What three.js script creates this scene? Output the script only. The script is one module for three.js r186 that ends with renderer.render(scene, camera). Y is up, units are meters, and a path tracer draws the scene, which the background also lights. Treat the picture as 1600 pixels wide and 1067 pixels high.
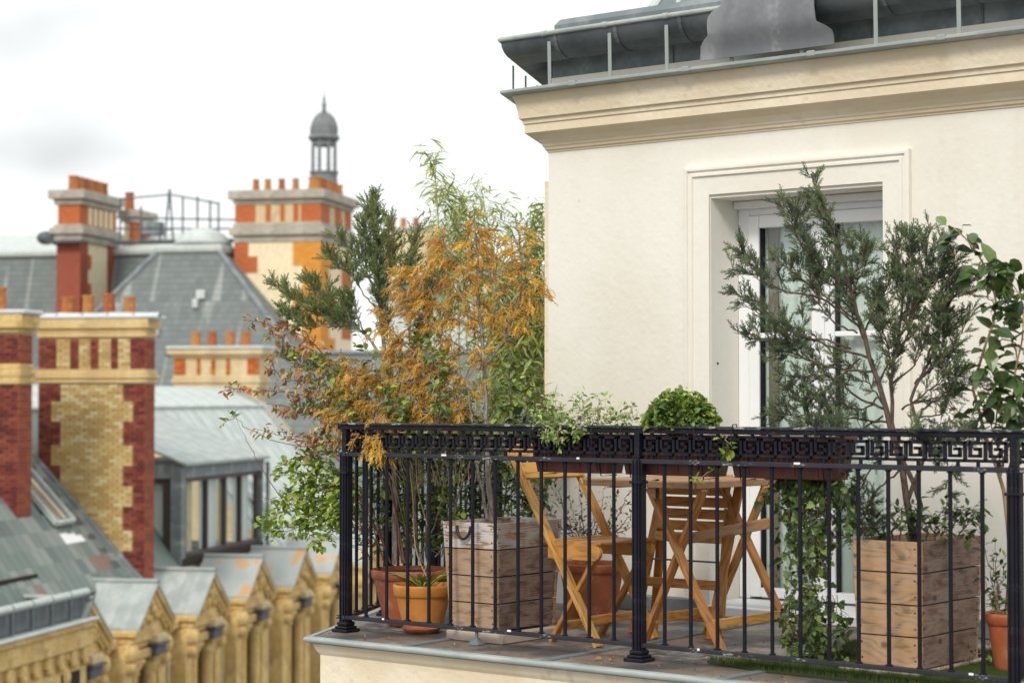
import * as THREE from 'three';
import { mergeGeometries, mergeVertices } from 'three/addons/utils/BufferGeometryUtils.js';
import { RoundedBoxGeometry } from 'three/addons/geometries/RoundedBoxGeometry.js';
import { ImprovedNoise } from 'three/addons/math/ImprovedNoise.js';

// ------------------------------------------------------------------ camera, sky, sun, exposure
// World axes: x runs along the house front, y is up, z comes out of the house front. The balcony floor is y = 0, its corner post x = z = 0.
const scene = new THREE.Scene();
const F = 3150, TH = 39.0211 * Math.PI / 180, PITCH = 1.6093 * Math.PI / 180;   // focal length in photo pixels, yaw, pitch
const EYE = 1.1263, CAM = new THREE.Vector3(6.7675, EYE, 7.0765), GROUND = -19;
const cT = Math.cos(TH), sT = Math.sin(TH), cP = Math.cos(PITCH), sP = Math.sin(PITCH);
const camera = new THREE.PerspectiveCamera(19.2254, 1024 / 682, 0.1, 3000);
camera.position.copy(CAM);
camera.lookAt(CAM.x - sT * cP, CAM.y + sP, CAM.z - cT * cP);
camera.focus = 9.6;
camera.userData.fStop = 3.0;
scene.add(camera);

const renderer = new THREE.WebGLRenderer({ antialias: true });
renderer.setSize(1024, 682);
renderer.toneMapping = THREE.LinearToneMapping;
renderer.toneMappingExposure = 1.34;
renderer.shadowMap.enabled = true;

const noise3 = new ImprovedNoise();
{
  const w = 1024, h = 512, data = new Float32Array(w * h * 4);
  const fb = (x, y, z) => { let s = 0, a = .5, f = 1; for (let i = 0; i < 5; i++) { s += a * noise3.noise(x * f + 48.3, y * f + 4.7, z * f + 26.9); f *= 2.03; a *= .52; } return s; };
  for (let j = 0; j < h; j++) for (let i = 0; i < w; i++) {
    const lat = ((j + .5) / h - .5) * Math.PI, lon = ((i + .5) / w - .5) * 2 * Math.PI;
    const x = Math.cos(lat) * Math.cos(lon), y = Math.sin(lat), z = Math.cos(lat) * Math.sin(lon);
    const n = fb(x * 4.5, y * 12, z * 4.5) + .35 * fb(x * 14, y * 36, z * 14);
    let L = .82 + .22 * Math.max(0, y);
    L *= 1 - .46 * THREE.MathUtils.smoothstep(n, .0, .75);
    if (y < 0) L = .5;
    const k = (j * w + i) * 4;
    data[k] = L * .975; data[k + 1] = L; data[k + 2] = L * 1.0; data[k + 3] = 1;
  }
  const sky = new THREE.DataTexture(data, w, h, THREE.RGBAFormat, THREE.FloatType);
  sky.mapping = THREE.EquirectangularReflectionMapping;
  sky.magFilter = THREE.LinearFilter; sky.needsUpdate = true;
  scene.background = sky; scene.environment = sky;
}
const sun = new THREE.DirectionalLight(new THREE.Color().setRGB(1, .93, .83), 1.5);
sun.position.set(8, 16, 17); sun.target.position.set(1, 0, -2);
sun.castShadow = true; sun.shadow.radius = 24;
Object.assign(sun.shadow.camera, { left: -60, right: 60, top: 60, bottom: -60, near: 1, far: 200 });
scene.add(sun, sun.target);

// ------------------------------------------------------------------ small helpers
const V = (x, y, z) => new THREE.Vector3(x, y, z);
function rng(seed) { let a = seed >>> 0; return () => { a = (a + 0x6D2B79F5) | 0; let t = Math.imul(a ^ (a >>> 15), 1 | a); t = (t + Math.imul(t ^ (t >>> 7), 61 | t)) ^ t; return ((t ^ (t >>> 14)) >>> 0) / 4294967296; }; }
// a point of the photograph seen on a real plane of the place (x, y or z held), used to read sizes off it
function ray(px, py) {
  const xc = (px - 800) / F, yc = -(py - 533.5) / F, y = yc * cP + sP, z = cP - yc * sP;
  return V(xc * cT - z * sT, y, -(xc * sT + z * cT));
}
const onZ = (px, py, z) => { const r = ray(px, py); return r.multiplyScalar((z - CAM.z) / r.z).add(CAM); };
const used = {};
function numbered(n) { const k = used[n] = (used[n] ?? -1) + 1; return k ? `${n}_${String(k).padStart(3, '0')}` : n; }
function tag(o, label, category, group, kind) { if (label) o.userData.label = label; if (category) o.userData.category = category; if (group) o.userData.group = group; if (kind) o.userData.kind = kind; return o; }
function thing(name, label, category, pos = [0, 0, 0], turn = 0, group) {
  const o = new THREE.Group(); o.name = numbered(name); o.position.set(...pos); o.rotation.y = turn; scene.add(o);
  return tag(o, label, category, group);
}
function part(parent, name) { const o = new THREE.Group(); o.name = name; parent.add(o); return o; }
function uvBox(g, grain) {                         // uv in metres by the dominant axis of each face; grain: the axis u runs along
  g = g.index ? g.toNonIndexed() : g;
  const p = g.attributes.position, uv = new Float32Array(p.count * 2), a = V(), b = V(), c = V(), n = V();
  for (let i = 0; i < p.count; i += 3) {
    a.fromBufferAttribute(p, i); b.fromBufferAttribute(p, i + 1); c.fromBufferAttribute(p, i + 2);
    n.crossVectors(b.clone().sub(a), c.clone().sub(a)); const ax = Math.abs(n.x), ay = Math.abs(n.y), az = Math.abs(n.z);
    let q = ax >= ay && ax >= az ? ['z', 'y'] : ay >= az ? ['x', 'z'] : ['x', 'y'];
    if (grain && q[1] === grain) q = [q[1], q[0]];
    [a, b, c].forEach((v, k) => { uv[(i + k) * 2] = v[q[0]]; uv[(i + k) * 2 + 1] = v[q[1]]; });
  }
  g.setAttribute('uv', new THREE.BufferAttribute(uv, 2));
  return g;
}
const keep = g => { for (const k of Object.keys(g.attributes)) if (!['position', 'normal', 'uv'].includes(k)) g.deleteAttribute(k); g.morphAttributes = {}; return g; };
function shiftUV(g, du, dv) { const u = g.attributes.uv; for (let i = 0; i < u.count; i++) u.setXY(i, u.getX(i) + du, u.getY(i) + dv); return g; }
function box(w, h, d, x = 0, y = 0, z = 0, bev = 0, grain) {      // centred at x, y, z
  const g = bev > 0 ? new RoundedBoxGeometry(w, h, d, 1, Math.min(bev, w / 2.01, h / 2.01, d / 2.01)) : new THREE.BoxGeometry(w, h, d);
  const q = uvBox(g, grain ?? (w >= h && w >= d ? 'x' : h >= d ? 'y' : 'z'));
  return q.translate(x, y, z);
}
const boxMM = (x0, x1, y0, y1, z0, z1, bev = 0) => box(x1 - x0, y1 - y0, z1 - z0, (x0 + x1) / 2, (y0 + y1) / 2, (z0 + z1) / 2, bev);
function beam(a, b, w, t, up = V(0, 1, 0), bev = .003) {          // squared timber from a to b; t along `up`-ish side, w across
  const d = b.clone().sub(a), L = d.length(), x = d.normalize(), z = V().crossVectors(x, up).normalize(), y = V().crossVectors(z, x);
  const g = box(L, t, w, 0, 0, 0, bev, 'x');
  g.applyMatrix4(new THREE.Matrix4().makeBasis(x, y, z).setPosition(a.clone().add(b).multiplyScalar(.5)));
  return g;
}
function limb(pts, radii, sides = 6) {                            // tapered tube through points
  const pos = [], uv = [], idx = []; let nrm = V(1, 0, .3), len = 0;
  pts.forEach((p, i) => {
    const t = (i < pts.length - 1 ? pts[i + 1].clone().sub(p) : p.clone().sub(pts[i - 1])).normalize();
    nrm = nrm.clone().addScaledVector(t, -nrm.dot(t)); if (nrm.lengthSq() < 1e-6) nrm = V(0, 0, 1).addScaledVector(t, -t.z); nrm.normalize();
    const bi = V().crossVectors(t, nrm), r = Array.isArray(radii) ? radii[i] : radii;
    if (i) len += p.distanceTo(pts[i - 1]);
    for (let k = 0; k <= sides; k++) { const a = k / sides * 2 * Math.PI, q = p.clone().addScaledVector(nrm, Math.cos(a) * r).addScaledVector(bi, Math.sin(a) * r); pos.push(q.x, q.y, q.z); uv.push(len, k / sides * r * 6); }
  });
  const s = sides + 1;
  for (let i = 0; i < pts.length - 1; i++) for (let k = 0; k < sides; k++) { const a = i * s + k, b = a + 1, c = a + s, d = c + 1; idx.push(a, b, c, b, d, c); }
  const g = new THREE.BufferGeometry();
  g.setAttribute('position', new THREE.Float32BufferAttribute(pos, 3)); g.setAttribute('uv', new THREE.Float32BufferAttribute(uv, 2)); g.setIndex(idx); g.computeVertexNormals();
  return g.toNonIndexed();
}
function lathe(pts, seg = 28) { const g = new THREE.LatheGeometry(pts.map(p => new THREE.Vector2(...p)), seg), q = g.toNonIndexed(), u = q.attributes.uv, p = q.attributes.position; for (let i = 0; i < u.count; i++) u.setXY(i, u.getX(i) * .8, p.getY(i)); return q; }
function prism(poly, y0, y1) {                                    // upright prism over a polygon of [x, z]
  const s = new THREE.Shape(poly.map(p => new THREE.Vector2(p[0], -p[1])));
  const g = new THREE.ExtrudeGeometry(s, { depth: y1 - y0, bevelEnabled: false }).rotateX(-Math.PI / 2).translate(0, y0, 0);
  return uvBox(g);
}
function quadStrip(rows) {                                        // rows of points, a skin between them (flat shaded)
  const pos = [];
  for (let i = 0; i < rows.length - 1; i++) for (let k = 0; k < rows[i].length - 1; k++) { const a = rows[i][k], b = rows[i][k + 1], c = rows[i + 1][k], d = rows[i + 1][k + 1]; for (const p of [a, c, b, b, c, d]) pos.push(p.x, p.y, p.z); }
  const g = new THREE.BufferGeometry(); g.setAttribute('position', new THREE.Float32BufferAttribute(pos, 3)); g.computeVertexNormals(); return uvBox(g);
}
function smooth(g) { g.deleteAttribute('normal'); g.deleteAttribute('uv'); g = mergeVertices(g, 1e-4); g.computeVertexNormals(); return uvBox(g); }
function solid(tri) { const g = new THREE.BufferGeometry(); g.setAttribute('position', new THREE.Float32BufferAttribute(tri.flatMap(p => [p.x, p.y, p.z]), 3)); g.computeVertexNormals(); return uvBox(g); }
function mesh(parent, name, geos, mat, label) {
  let g = Array.isArray(geos) ? (geos.length > 1 ? mergeGeometries(geos.map(q => keep(q.index ? q.toNonIndexed() : q))) : keep(geos[0])) : geos;
  const m = new THREE.Mesh(g, mat); m.name = parent === scene ? numbered(name) : name; m.castShadow = m.receiveShadow = true; parent.add(m);
  if (label) m.userData.label = label;
  return m;
}

// ------------------------------------------------------------------ textures and materials
function valueNoise(seed, P) { const r = rng(seed), t = Float32Array.from({ length: P * P }, r), f = x => x * x * (3 - 2 * x);
  return (x, y) => { const xi = Math.floor(x), yi = Math.floor(y), u = f(x - xi), v = f(y - yi), m = (a, b) => t[((b % P + P) % P) * P + (a % P + P) % P]; return (m(xi, yi) * (1 - u) + m(xi + 1, yi) * u) * (1 - v) + (m(xi, yi + 1) * (1 - u) + m(xi + 1, yi + 1) * u) * v; }; }
function fbm(seed, base, oct = 4) { const ns = []; for (let i = 0, P = base; i < oct; i++, P *= 2) ns.push(valueNoise(seed + i * 17, P)); return (u, v) => { let s = 0, a = .5, P = base; for (const n of ns) { s += a * n(u * P, v * P); a *= .5; P *= 2; } return s / (1 - Math.pow(.5, ns.length)); }; }
function tex(fn, w, h, metres, srgbLinear = true) {               // fn(u, v) -> [r, g, b] linear; one tile spans metres = [x, y]
  const d = new Uint8Array(w * h * 4), enc = c => { c = Math.min(1, Math.max(0, c)); return Math.round(255 * (srgbLinear ? (c <= .0031308 ? 12.92 * c : 1.055 * Math.pow(c, 1 / 2.4) - .055) : c)); };
  for (let j = 0; j < h; j++) for (let i = 0; i < w; i++) { const c = fn(i / w, j / h), k = (j * w + i) * 4; d[k] = enc(c[0]); d[k + 1] = enc(c[1]); d[k + 2] = enc(c[2]); d[k + 3] = 255; }
  const t = new THREE.DataTexture(d, w, h); t.wrapS = t.wrapT = THREE.RepeatWrapping; t.magFilter = THREE.LinearFilter; t.minFilter = THREE.LinearMipmapLinearFilter; t.generateMipmaps = true;
  if (srgbLinear) t.colorSpace = THREE.SRGBColorSpace; t.repeat.set(1 / metres[0], 1 / metres[1]); t.needsUpdate = true; return t;
}
const mix = (a, b, t) => [a[0] + (b[0] - a[0]) * t, a[1] + (b[1] - a[1]) * t, a[2] + (b[2] - a[2]) * t];
const sst = THREE.MathUtils.smoothstep;
const lin = (r, g, b) => new THREE.Color().setRGB(r, g, b);
function std(o) { return new THREE.MeshStandardMaterial(o); }
function phys(o) { return new THREE.MeshPhysicalMaterial(o); }

const plasterN = fbm(3, 5, 5), plasterF = fbm(9, 48, 3), streakN = fbm(31, 4, 4);
const plasterMap = tex((u, v) => { const n = plasterN(u, v), f = plasterF(u, v), s = streakN(u * 3, v * .4); return mix(mix([.765, .73, .645], [.815, .795, .735], sst(n * .5 + s * .35 + f * .15, .30, .70)), [.60, .54, .43], .30 * sst(streakN(u * 7 + .2, v * .22) * .8 + f * .2, .60, .78)); }, 512, 512, [2.7, 2.7]);
const plasterBump = tex((u, v) => { const f = plasterF(u, v) * .6 + plasterN(u, v) * .4; return [f, f, f]; }, 512, 512, [1.3, 1.3], false);
const plaster = std({ map: plasterMap, bumpMap: plasterBump, bumpScale: .0025, roughness: .93 });
const plasterTrimMap = tex((u, v) => { const n = plasterN(u, v), f = plasterF(u, v); return mix(mix([.72, .62, .45], [.79, .70, .545], sst(n, .35, .62)), [.48, .37, .25], .3 * sst(f * .6 + n * .4, .6, .75)); }, 512, 512, [1.9, 1.9]);
const plasterTrim = std({ map: plasterTrimMap, bumpMap: plasterBump, bumpScale: .006, roughness: .92 });
const zincN = fbm(51, 6, 5), zincF = fbm(57, 64, 2), zincS = fbm(59, 10, 3);
const zincTex = (lo, hi, st) => tex((u, v) => { const n = zincN(u, v), f = zincF(u, v), s = zincS(u, v * .15); let c = mix(lo, hi, sst(n * .5 + s * .35 + f * .15, .33, .68)); return mix(c, st, .5 * sst(s * .7 + f * .3, .6, .8)); }, 512, 512, [1.4, 1.4]);
const zincRough = tex((u, v) => { const f = .45 + .3 * zincN(u, v) + .1 * zincF(u, v); return [f, f, f]; }, 256, 256, [1.1, 1.1], false);
const zinc = std({ map: zincTex([.16, .19, .20], [.27, .30, .31], [.36, .38, .38]), roughnessMap: zincRough, roughness: 1, metalness: .25 });
const zincDark = std({ map: zincTex([.085, .098, .108], [.145, .16, .17], [.22, .22, .22]), roughnessMap: zincRough, roughness: .9, metalness: .3 });
const zincPale = std({ map: zincTex([.44, .49, .47], [.60, .645, .62], [.42, .35, .27]), roughnessMap: zincRough, roughness: 1, metalness: .1 });
const zincRust = std({ map: tex((u, v) => { const n = zincN(u, v), s = zincS(u, v * .4); return mix(mix([.30, .34, .34], [.43, .46, .45], n), [.55, .30, .10], .85 * sst(n * .5 + s * .5, .5, .66)); }, 256, 256, [2.2, 2.2]), roughness: .8 });
const rub = fbm(71, 8, 5);
const deckMap = tex((u, v) => { const n = rub(u, v), s = zincN(u * 1, v), f = zincF(u, v); return mix(mix([.075, .075, .078], [.20, .155, .12], sst(n, .36, .58)), [.33, .34, .335], .6 * sst(s * .6 + f * .25 + n * .15, .52, .66)); }, 512, 512, [1.7, 1.7]);
const deckMat = std({ map: deckMap, roughnessMap: zincRough, roughness: .85, metalness: .1, bumpMap: plasterBump, bumpScale: .004 });
const ironN = fbm(83, 16, 4), ironF = fbm(87, 90, 2);
const ironMap = tex((u, v) => { const n = ironN(u, v), f = ironF(u, v); return mix(mix([.004, .004, .010], [.011, .011, .020], n), [.12, .12, .12], .4 * sst(n * .55 + f * .45, .66, .78)); }, 512, 512, [.6, .6]);
const iron = phys({ map: ironMap, roughness: .55, specularIntensity: .55, metalness: .1, bumpMap: tex((u, v) => { const f = ironN(u, v) * .5 + ironF(u, v) * .5; return [f, f, f]; }, 256, 256, [.25, .25], false), bumpScale: .0015 });
const railTopMap = tex((u, v) => { const n = ironN(u, v), f = ironF(u, v); return mix(mix([.012, .012, .02], [.035, .036, .045], n), [.42, .41, .39], .8 * sst(n * .6 + f * .4, .60, .68)); }, 512, 256, [1.1, .5]);
const ironWorn = std({ map: railTopMap, roughness: .5, metalness: .1 });
const grainN = fbm(97, 4, 3), grainF = valueNoise(101, 128), ringN = fbm(103, 3, 3);
function wood(a, b, dark, weather, wcol, metres = [.7, .22], knots = 0) {
  const kn = Array.from({ length: knots }, (_, i) => [(i * .37 + .13) % 1, (i * .61 + .21) % 1]);
  return tex((u, v) => {
    let kd = 9; for (const [x, y] of kn) { const dx = Math.abs(((u - x + 1.5) % 1) - .5) * metres[0], dy = Math.abs(((v - y + 1.5) % 1) - .5) * metres[1]; kd = Math.min(kd, Math.hypot(dx * .7, dy)); }
    const pull = Math.exp(-kd * kd / .0009), warp = ringN(u, v) * .9 + pull * .35, g = Math.pow(.5 + .5 * Math.sin((v * 5 + warp * 4 + grainN(u, v) * 1.6) * 6.283), 1.6), fine = grainF(u * 8, v * 128), f2 = grainF(u * 12 + 40, v * 64), big = grainN(u + .3, v * .5);
    let c = mix(a, b, Math.min(1, .55 * g + .25 * fine + .5 * (big - .3))); c = mix(c, dark, .75 * sst(f2 * .55 + g * .45, .60, .92)); c = mix(c, dark, .9 * sst(pull, .72, .95));
    return weather ? mix(c, wcol, weather * sst(ironN(u, v) * .35 + fine * .3 + ringN(u * 2, v * 2) * .45, .44, .56)) : c;
  }, 512, 256, metres);
}
const teakVariants = [[.62, .275, .046], [.52, .205, .033], [.68, .345, .068]].map(a => std({ map: wood(a, a.map(x => x * .58), a.map(x => x * .3), .16, [.40, .30, .20]), roughness: .5, bumpMap: plasterBump, bumpScale: .0008 }));
const tableWood = [[.36, .185, .075], [.42, .235, .11]].map(a => std({ map: wood(a, a.map(x => x * .7), a.map(x => x * .4), .3, [.40, .30, .2]), roughness: .55 }));
const plankVariants = [[.47, .275, .135, .3], [.39, .22, .115, .25], [.50, .335, .195, .4], [.40, .24, .135, .35]].map(a => std({ map: wood(a.slice(0, 3), a.slice(0, 3).map(x => x * .6), a.slice(0, 3).map(x => x * .35), a[3], [.50, .41, .31], [.62, .27], 3), roughness: .82, bumpMap: plasterBump, bumpScale: .003 }));
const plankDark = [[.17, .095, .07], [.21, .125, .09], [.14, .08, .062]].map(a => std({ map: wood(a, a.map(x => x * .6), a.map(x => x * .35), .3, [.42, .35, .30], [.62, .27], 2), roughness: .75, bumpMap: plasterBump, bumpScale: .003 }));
const plankWhite = [.58, .38].map((w, i) => std({ map: wood([.33, .20, .125], [.20, .115, .07], [.12, .065, .04], .9, [w, w * .95, w * .90], [.7, .3], 1), roughness: .85, bumpMap: plasterBump, bumpScale: .003 }));
const terraTex = (a, b, w) => tex((u, v) => { const n = rub(u, v), f = zincF(u, v); return mix(mix(a, b, n), [.55, .42, .30], w * sst(n * .6 + f * .4, .55, .7)); }, 256, 256, [.4, .4]);
const terraDark = std({ map: terraTex([.30, .082, .035], [.42, .13, .055], .3), roughness: .8 });
const terraOrange = std({ map: terraTex([.50, .19, .03], [.66, .29, .05], .25), roughness: .75 });
const terraRed = std({ map: terraTex([.40, .10, .035], [.52, .15, .05], .2), roughness: .7 });
const plasticBrown = std({ map: terraTex([.10, .030, .023], [.14, .042, .03], .06), roughness: .55 });
const soil = std({ map: tex((u, v) => { const f = zincF(u, v), n = rub(u, v); return mix([.018, .012, .008], [.12, .075, .04], sst(f * .6 + n * .4, .4, .75)); }, 256, 256, [.3, .3]), roughness: 1, bumpMap: plasterBump, bumpScale: .02 });
const paver = std({ map: tex((u, v) => mix([.42, .33, .27], [.55, .46, .38], rub(u, v)), 256, 256, [.5, .5]), roughness: .9 });
const whitePaint = std({ map: tex((u, v) => mix([.84, .86, .88], [.90, .91, .93], plasterN(u, v)), 256, 256, [1, 1]), roughness: .4 });
const rubber = std({ color: lin(.012, .012, .016), roughness: .6 });
const glass = phys({ color: lin(.93, .97, .96), transmission: 1, thickness: 0, roughness: .02, ior: 1.5 });
const glassDark = phys({ color: lin(.10, .13, .16), roughness: .08, specularIntensity: 1, clearcoat: 1 });
const curtainMat = phys({ map: tex((u, v) => { const s = zincS(u, v * .05); return mix([.66, .69, .66], [.80, .82, .79], s); }, 256, 64, [.8, 2]), roughness: 1 });
const stoneTex = (a, b, d) => tex((u, v) => { const n = rub(u, v), s = streakN(u * 2, v * .5), f = zincF(u, v); return mix(mix(a, b, sst(n * .6 + f * .4, .3, .7)), d, .55 * sst(s * .6 + n * .4, .52, .7)); }, 512, 512, [3, 3]);
const stoneYellow = std({ map: stoneTex([.56, .38, .135], [.74, .545, .245], [.30, .175, .06]), roughness: .92, bumpMap: plasterBump, bumpScale: .03 });
const stonePale = std({ map: stoneTex([.58, .46, .26], [.70, .58, .37], [.40, .29, .16]), roughness: .92, bumpMap: plasterBump, bumpScale: .02 });
const stoneGrey = std({ map: stoneTex([.36, .33, .28], [.50, .46, .40], [.22, .19, .15]), roughness: .92 });
const voidDark = std({ color: lin(.025, .018, .014), roughness: 1 });
const brickSet = (cols, r = .88) => cols.map(c => std({ color: lin(...c), roughness: r }));
const redBricks = brickSet([[.17, .030, .022], [.21, .044, .027], [.115, .022, .020], [.27, .07, .04], [.18, .036, .022], [.23, .055, .034]]);
const yellowBricks = brickSet([[.52, .36, .14], [.60, .45, .20], [.46, .30, .11], [.66, .54, .30], [.56, .40, .17], [.50, .35, .15]]);
const orangeBricks = brickSet([[.50, .13, .022], [.44, .10, .02], [.55, .17, .03], [.40, .085, .018]]);
const paleBricks = brickSet([[.62, .50, .30], [.70, .58, .37], [.56, .44, .25], [.66, .53, .32]]);
const mortar = std({ map: stoneTex([.44, .34, .24], [.56, .46, .33], [.25, .17, .1]), roughness: 1 });
const slates = [[.145, .185, .168], [.185, .22, .20], [.12, .15, .142], [.23, .26, .235], [.16, .195, .18]].map(c => std({ color: lin(...c), roughness: .62 }));
const zincMid = std({ map: zincTex([.30, .34, .33], [.43, .47, .455], [.40, .33, .28]), roughnessMap: zincRough, roughness: 1, metalness: .1 });
const leadWhite = std({ map: zincTex([.52, .56, .57], [.66, .69, .69], [.40, .42, .42]), roughness: .7 });
const slateRed = std({ color: lin(.22, .15, .12), roughness: .7 });
const slateFarMap = tex((u, v) => { const row = Math.floor(v * 16), fv = v * 16 - row, fu = (u * 14 + (row % 2) * .5) % 1, id = grainF(row * 7.3, Math.floor(u * 14 + (row % 2) * .5) * 3.1); let c = mix([.12, .145, .145], [.185, .21, .205], id * .8 + .2 * zincF(u, v)); const s = zincS(u, v * .1); c = mix(c, [.40, .42, .40], .6 * sst(s, .55, .75)); return mix(c, [.05, .06, .06], .5 * (fv < .1 ? 1 : 0) + .3 * (fu < .06 ? 1 : 0)); }, 512, 512, [4.2, 4.2]);
const slateFar = std({ map: slateFarMap, roughness: .7 });
const potClay = [[.44, .15, .035], [.50, .21, .045], [.38, .11, .03], [.46, .19, .06]].map(c => std({ map: terraTex(c.map(x => x * .72), c, .45), roughness: .85 }));
const bark = std({ map: tex((u, v) => mix([.13, .095, .07], [.34, .27, .21], sst(grainF(u * 16, v * 64) * .6 + rub(u, v) * .4, .3, .7)), 256, 256, [.2, .08]), roughness: .95 });
const barkGrey = std({ map: tex((u, v) => mix([.13, .10, .085], [.34, .295, .25], sst(grainF(u * 16, v * 64) * .5 + rub(u, v) * .5, .3, .7)), 256, 256, [.2, .08]), roughness: .95 });
const barkRed = std({ color: lin(.14, .065, .045), roughness: .9 });
const stemTan = std({ color: lin(.40, .27, .15), roughness: .8 });
const leafMat = (r, g, b, t = .3, rough = .55) => phys({ color: lin(r, g, b), roughness: rough, transmission: t, thickness: 0, side: THREE.DoubleSide });
// ------------------------------------------------------------------ ground far below
{
  const g = new THREE.PlaneGeometry(3000, 3000).rotateX(-Math.PI / 2); const u = g.attributes.uv; for (let i = 0; i < u.count; i++) u.setXY(i, u.getX(i) * 3000, u.getY(i) * 3000);
  const m = mesh(scene, 'ground', g, std({ map: tex((u, v) => mix([.12, .115, .105], [.22, .21, .19], rub(u, v)), 256, 256, [9, 9]), roughness: .95 }));
  m.position.y = GROUND; tag(m, 'grey street paving of the city far below the balcony', null, null, 'structure');
}
// ------------------------------------------------------------------ the corner house with the balcony
const SD = V(-.4597, 0, -.8881), SN = V(-.8881, 0, .4597), MX = -.6085;   // along the side street, out of the side wall, corner mitre
const WZ = -1.72, WX = -.1, XR = 6.6, SL = 9;
// sweeps a profile [[offset, y], ...] along the front (line z = cz), round the corner and back along the side street
function sweep(profile, cx, cz, xr = XR, sl = SL) {
  return quadStrip(profile.map(([p, y]) => [V(xr, y, cz + p), V(cx + MX * p, y, cz + p), V(cx, y, cz).addScaledVector(SD, sl).addScaledVector(SN, p)]));
}
const house = thing('corner_house', 'cream plastered corner house with zinc gutter, moulded cornice and railed balcony', 'house', [1.4, GROUND, -5]);
const inHouse = V(-1.4, -GROUND, 5);
const hm = (p, n, g, m, l) => { const o = mesh(p, n, g, m, l); o.position.copy(inHouse); return o; };
const DX0 = .974, DX1 = 1.997, DH = 2.167, TK = .40;
{
  const A = V(WX, 0, WZ), D = V(WX - MX * TK, 0, WZ - TK), B = A.clone().addScaledVector(SD, SL), C = B.clone().addScaledVector(SN, -TK);
  const P = v => [v.x, v.z];
  hm(house, 'front_wall', [prism([P(A), [DX0, WZ], [DX0, WZ - TK], P(D)], 0, 2.9), boxMM(DX1, XR, 0, 2.9, WZ - TK, WZ), boxMM(DX0, DX1, DH, 2.9, WZ - TK, WZ)], plaster);
  hm(house, 'side_wall', prism([P(A), P(D), P(C), P(B)], 0, 2.9), plaster);
  // pilaster on the side wall, just proud of the corner
  const s0 = A.clone().addScaledVector(SD, .05).addScaledVector(SN, .002), s1 = A.clone().addScaledVector(SD, .5).addScaledVector(SN, .002), o = SN.clone().multiplyScalar(.03);
  hm(house, 'pilaster', prism([P(s0), P(s1), P(s1.clone().add(o)), P(s0.clone().add(o))], 0, 2.335), plasterTrim);
  // walls of the storeys below, under the balcony
  const A2 = V(WX, 0, WZ);
  hm(house, 'lower_wall', prism([P(A2), [XR, WZ], [XR, WZ - TK], P(D), P(C), P(B)], GROUND, -.62), plaster);
  // room behind the door
  hm(house, 'room_wall', [boxMM(.2, 4.2, 0, 2.75, -5.3, -5.2), boxMM(.2, .3, 0, 2.75, -5.2, -2.13), boxMM(4.1, 4.2, 0, 2.75, -5.2, -2.13)], plaster);
  hm(house, 'room_floor', boxMM(.3, 4.1, -.06, 0, -5.2, -2.13), std({ map: wood([.25, .14, .07], [.16, .09, .04], [.08, .04, .02]), roughness: .5 }));
  hm(house, 'ceiling', boxMM(.2, 4.2, 2.75, 2.85, -5.3, -2.13), plaster);
  hm(house, 'end_wall', [boxMM(XR - .3, XR, 0, 2.9, -9, WZ - TK - .003)], plaster);
  // moulded surround of the door: flat band, fillet and roll
  const x0 = .822, x1 = 2.137, y1 = 2.335, ring = (a, h) => [V(x0 + a, 0, WZ + h), V(x0 + a, y1 - a, WZ + h), V(x1 - a, y1 - a, WZ + h), V(x1 - a, 0, WZ + h)];
  const W = .15, prof = [[0, 0], [0, .03], [.012, .034], [.022, .034], [.026, .022], [.034, .022], [.040, .030], [.052, .030], [.056, .018], [W, .016], [W, -.01]];
  hm(house, 'door_surround', quadStrip(prof.map(([a, h]) => ring(a, h)).map(r => r)), plaster);
  // cornice
  const cp = [[0, 2.486], [.007, 2.490], [.007, 2.499], [.019, 2.503], [.022, 2.516], [.030, 2.521], [.032, 2.532], [.052, 2.560], [.085, 2.580], [.108, 2.588], [.121, 2.590], [.121, 2.636], [.130, 2.640], [.133, 2.662], [.150, 2.668], [.152, 2.682], [.158, 2.715], [.167, 2.752], [.174, 2.772], [.185, 2.795], [.0, 2.80]];
  hm(house, 'cornice', sweep(cp, WX, WZ), plasterTrim);
  hm(house, 'drip_edge', sweep([[.16, 2.796], [.238, 2.798], [.246, 2.805], [.246, 2.816], [.236, 2.822], [-.02, 2.845]], WX, WZ), zincMid);
  // joints of the drip edge: short raised sleeves
  for (const x of [.25, .98, 1.72, 2.42]) hm(house, 'drip_edge_sleeve', [box(.05, .032, .03, x, 2.812, WZ + .236, .008)], zincMid);
  // vertical zinc apron behind the gutter, with standing joints
  hm(house, 'zinc_apron', [sweep([[-.02, 2.83], [-.02, 3.14]], WX, WZ), ...[.3, .72, 1.3, 1.9, 2.5].map(x => boxMM(x, x + .012, 2.842, 3.06, WZ - .019, WZ - .008, .003))], zinc);
  // half-round gutter with a rolled bead
  const gut = []; for (let i = 0; i <= 12; i++) { const a = i / 12 * Math.PI; gut.push([.122 + .118 * Math.cos(a), 3.09 - .118 * Math.sin(a)]); }
  const gut2 = gut.map(([p, y]) => [.122 + (p - .122) * .965, 3.09 - (3.09 - y) * .97]).reverse();
  hm(house, 'gutter', [smooth(sweep(gut, WX, WZ)), smooth(sweep(gut2, WX, WZ))], zincDark);
  const bead = []; for (let i = 0; i <= 10; i++) { const a = i / 10 * 2 * Math.PI; bead.push([.244 + .0135 * Math.cos(a), 3.10 + .0135 * Math.sin(a)]); }
  hm(house, 'gutter_bead', sweep(bead, WX, WZ), zincMid);
  for (const x of [.06, .47, .86, 2.3, 2.9]) hm(house, 'bead_sleeve', [new THREE.CylinderGeometry(.0165, .0165, .035, 12).rotateZ(Math.PI / 2).translate(x, 3.10, WZ + .244).toNonIndexed()], zincMid);
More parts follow.
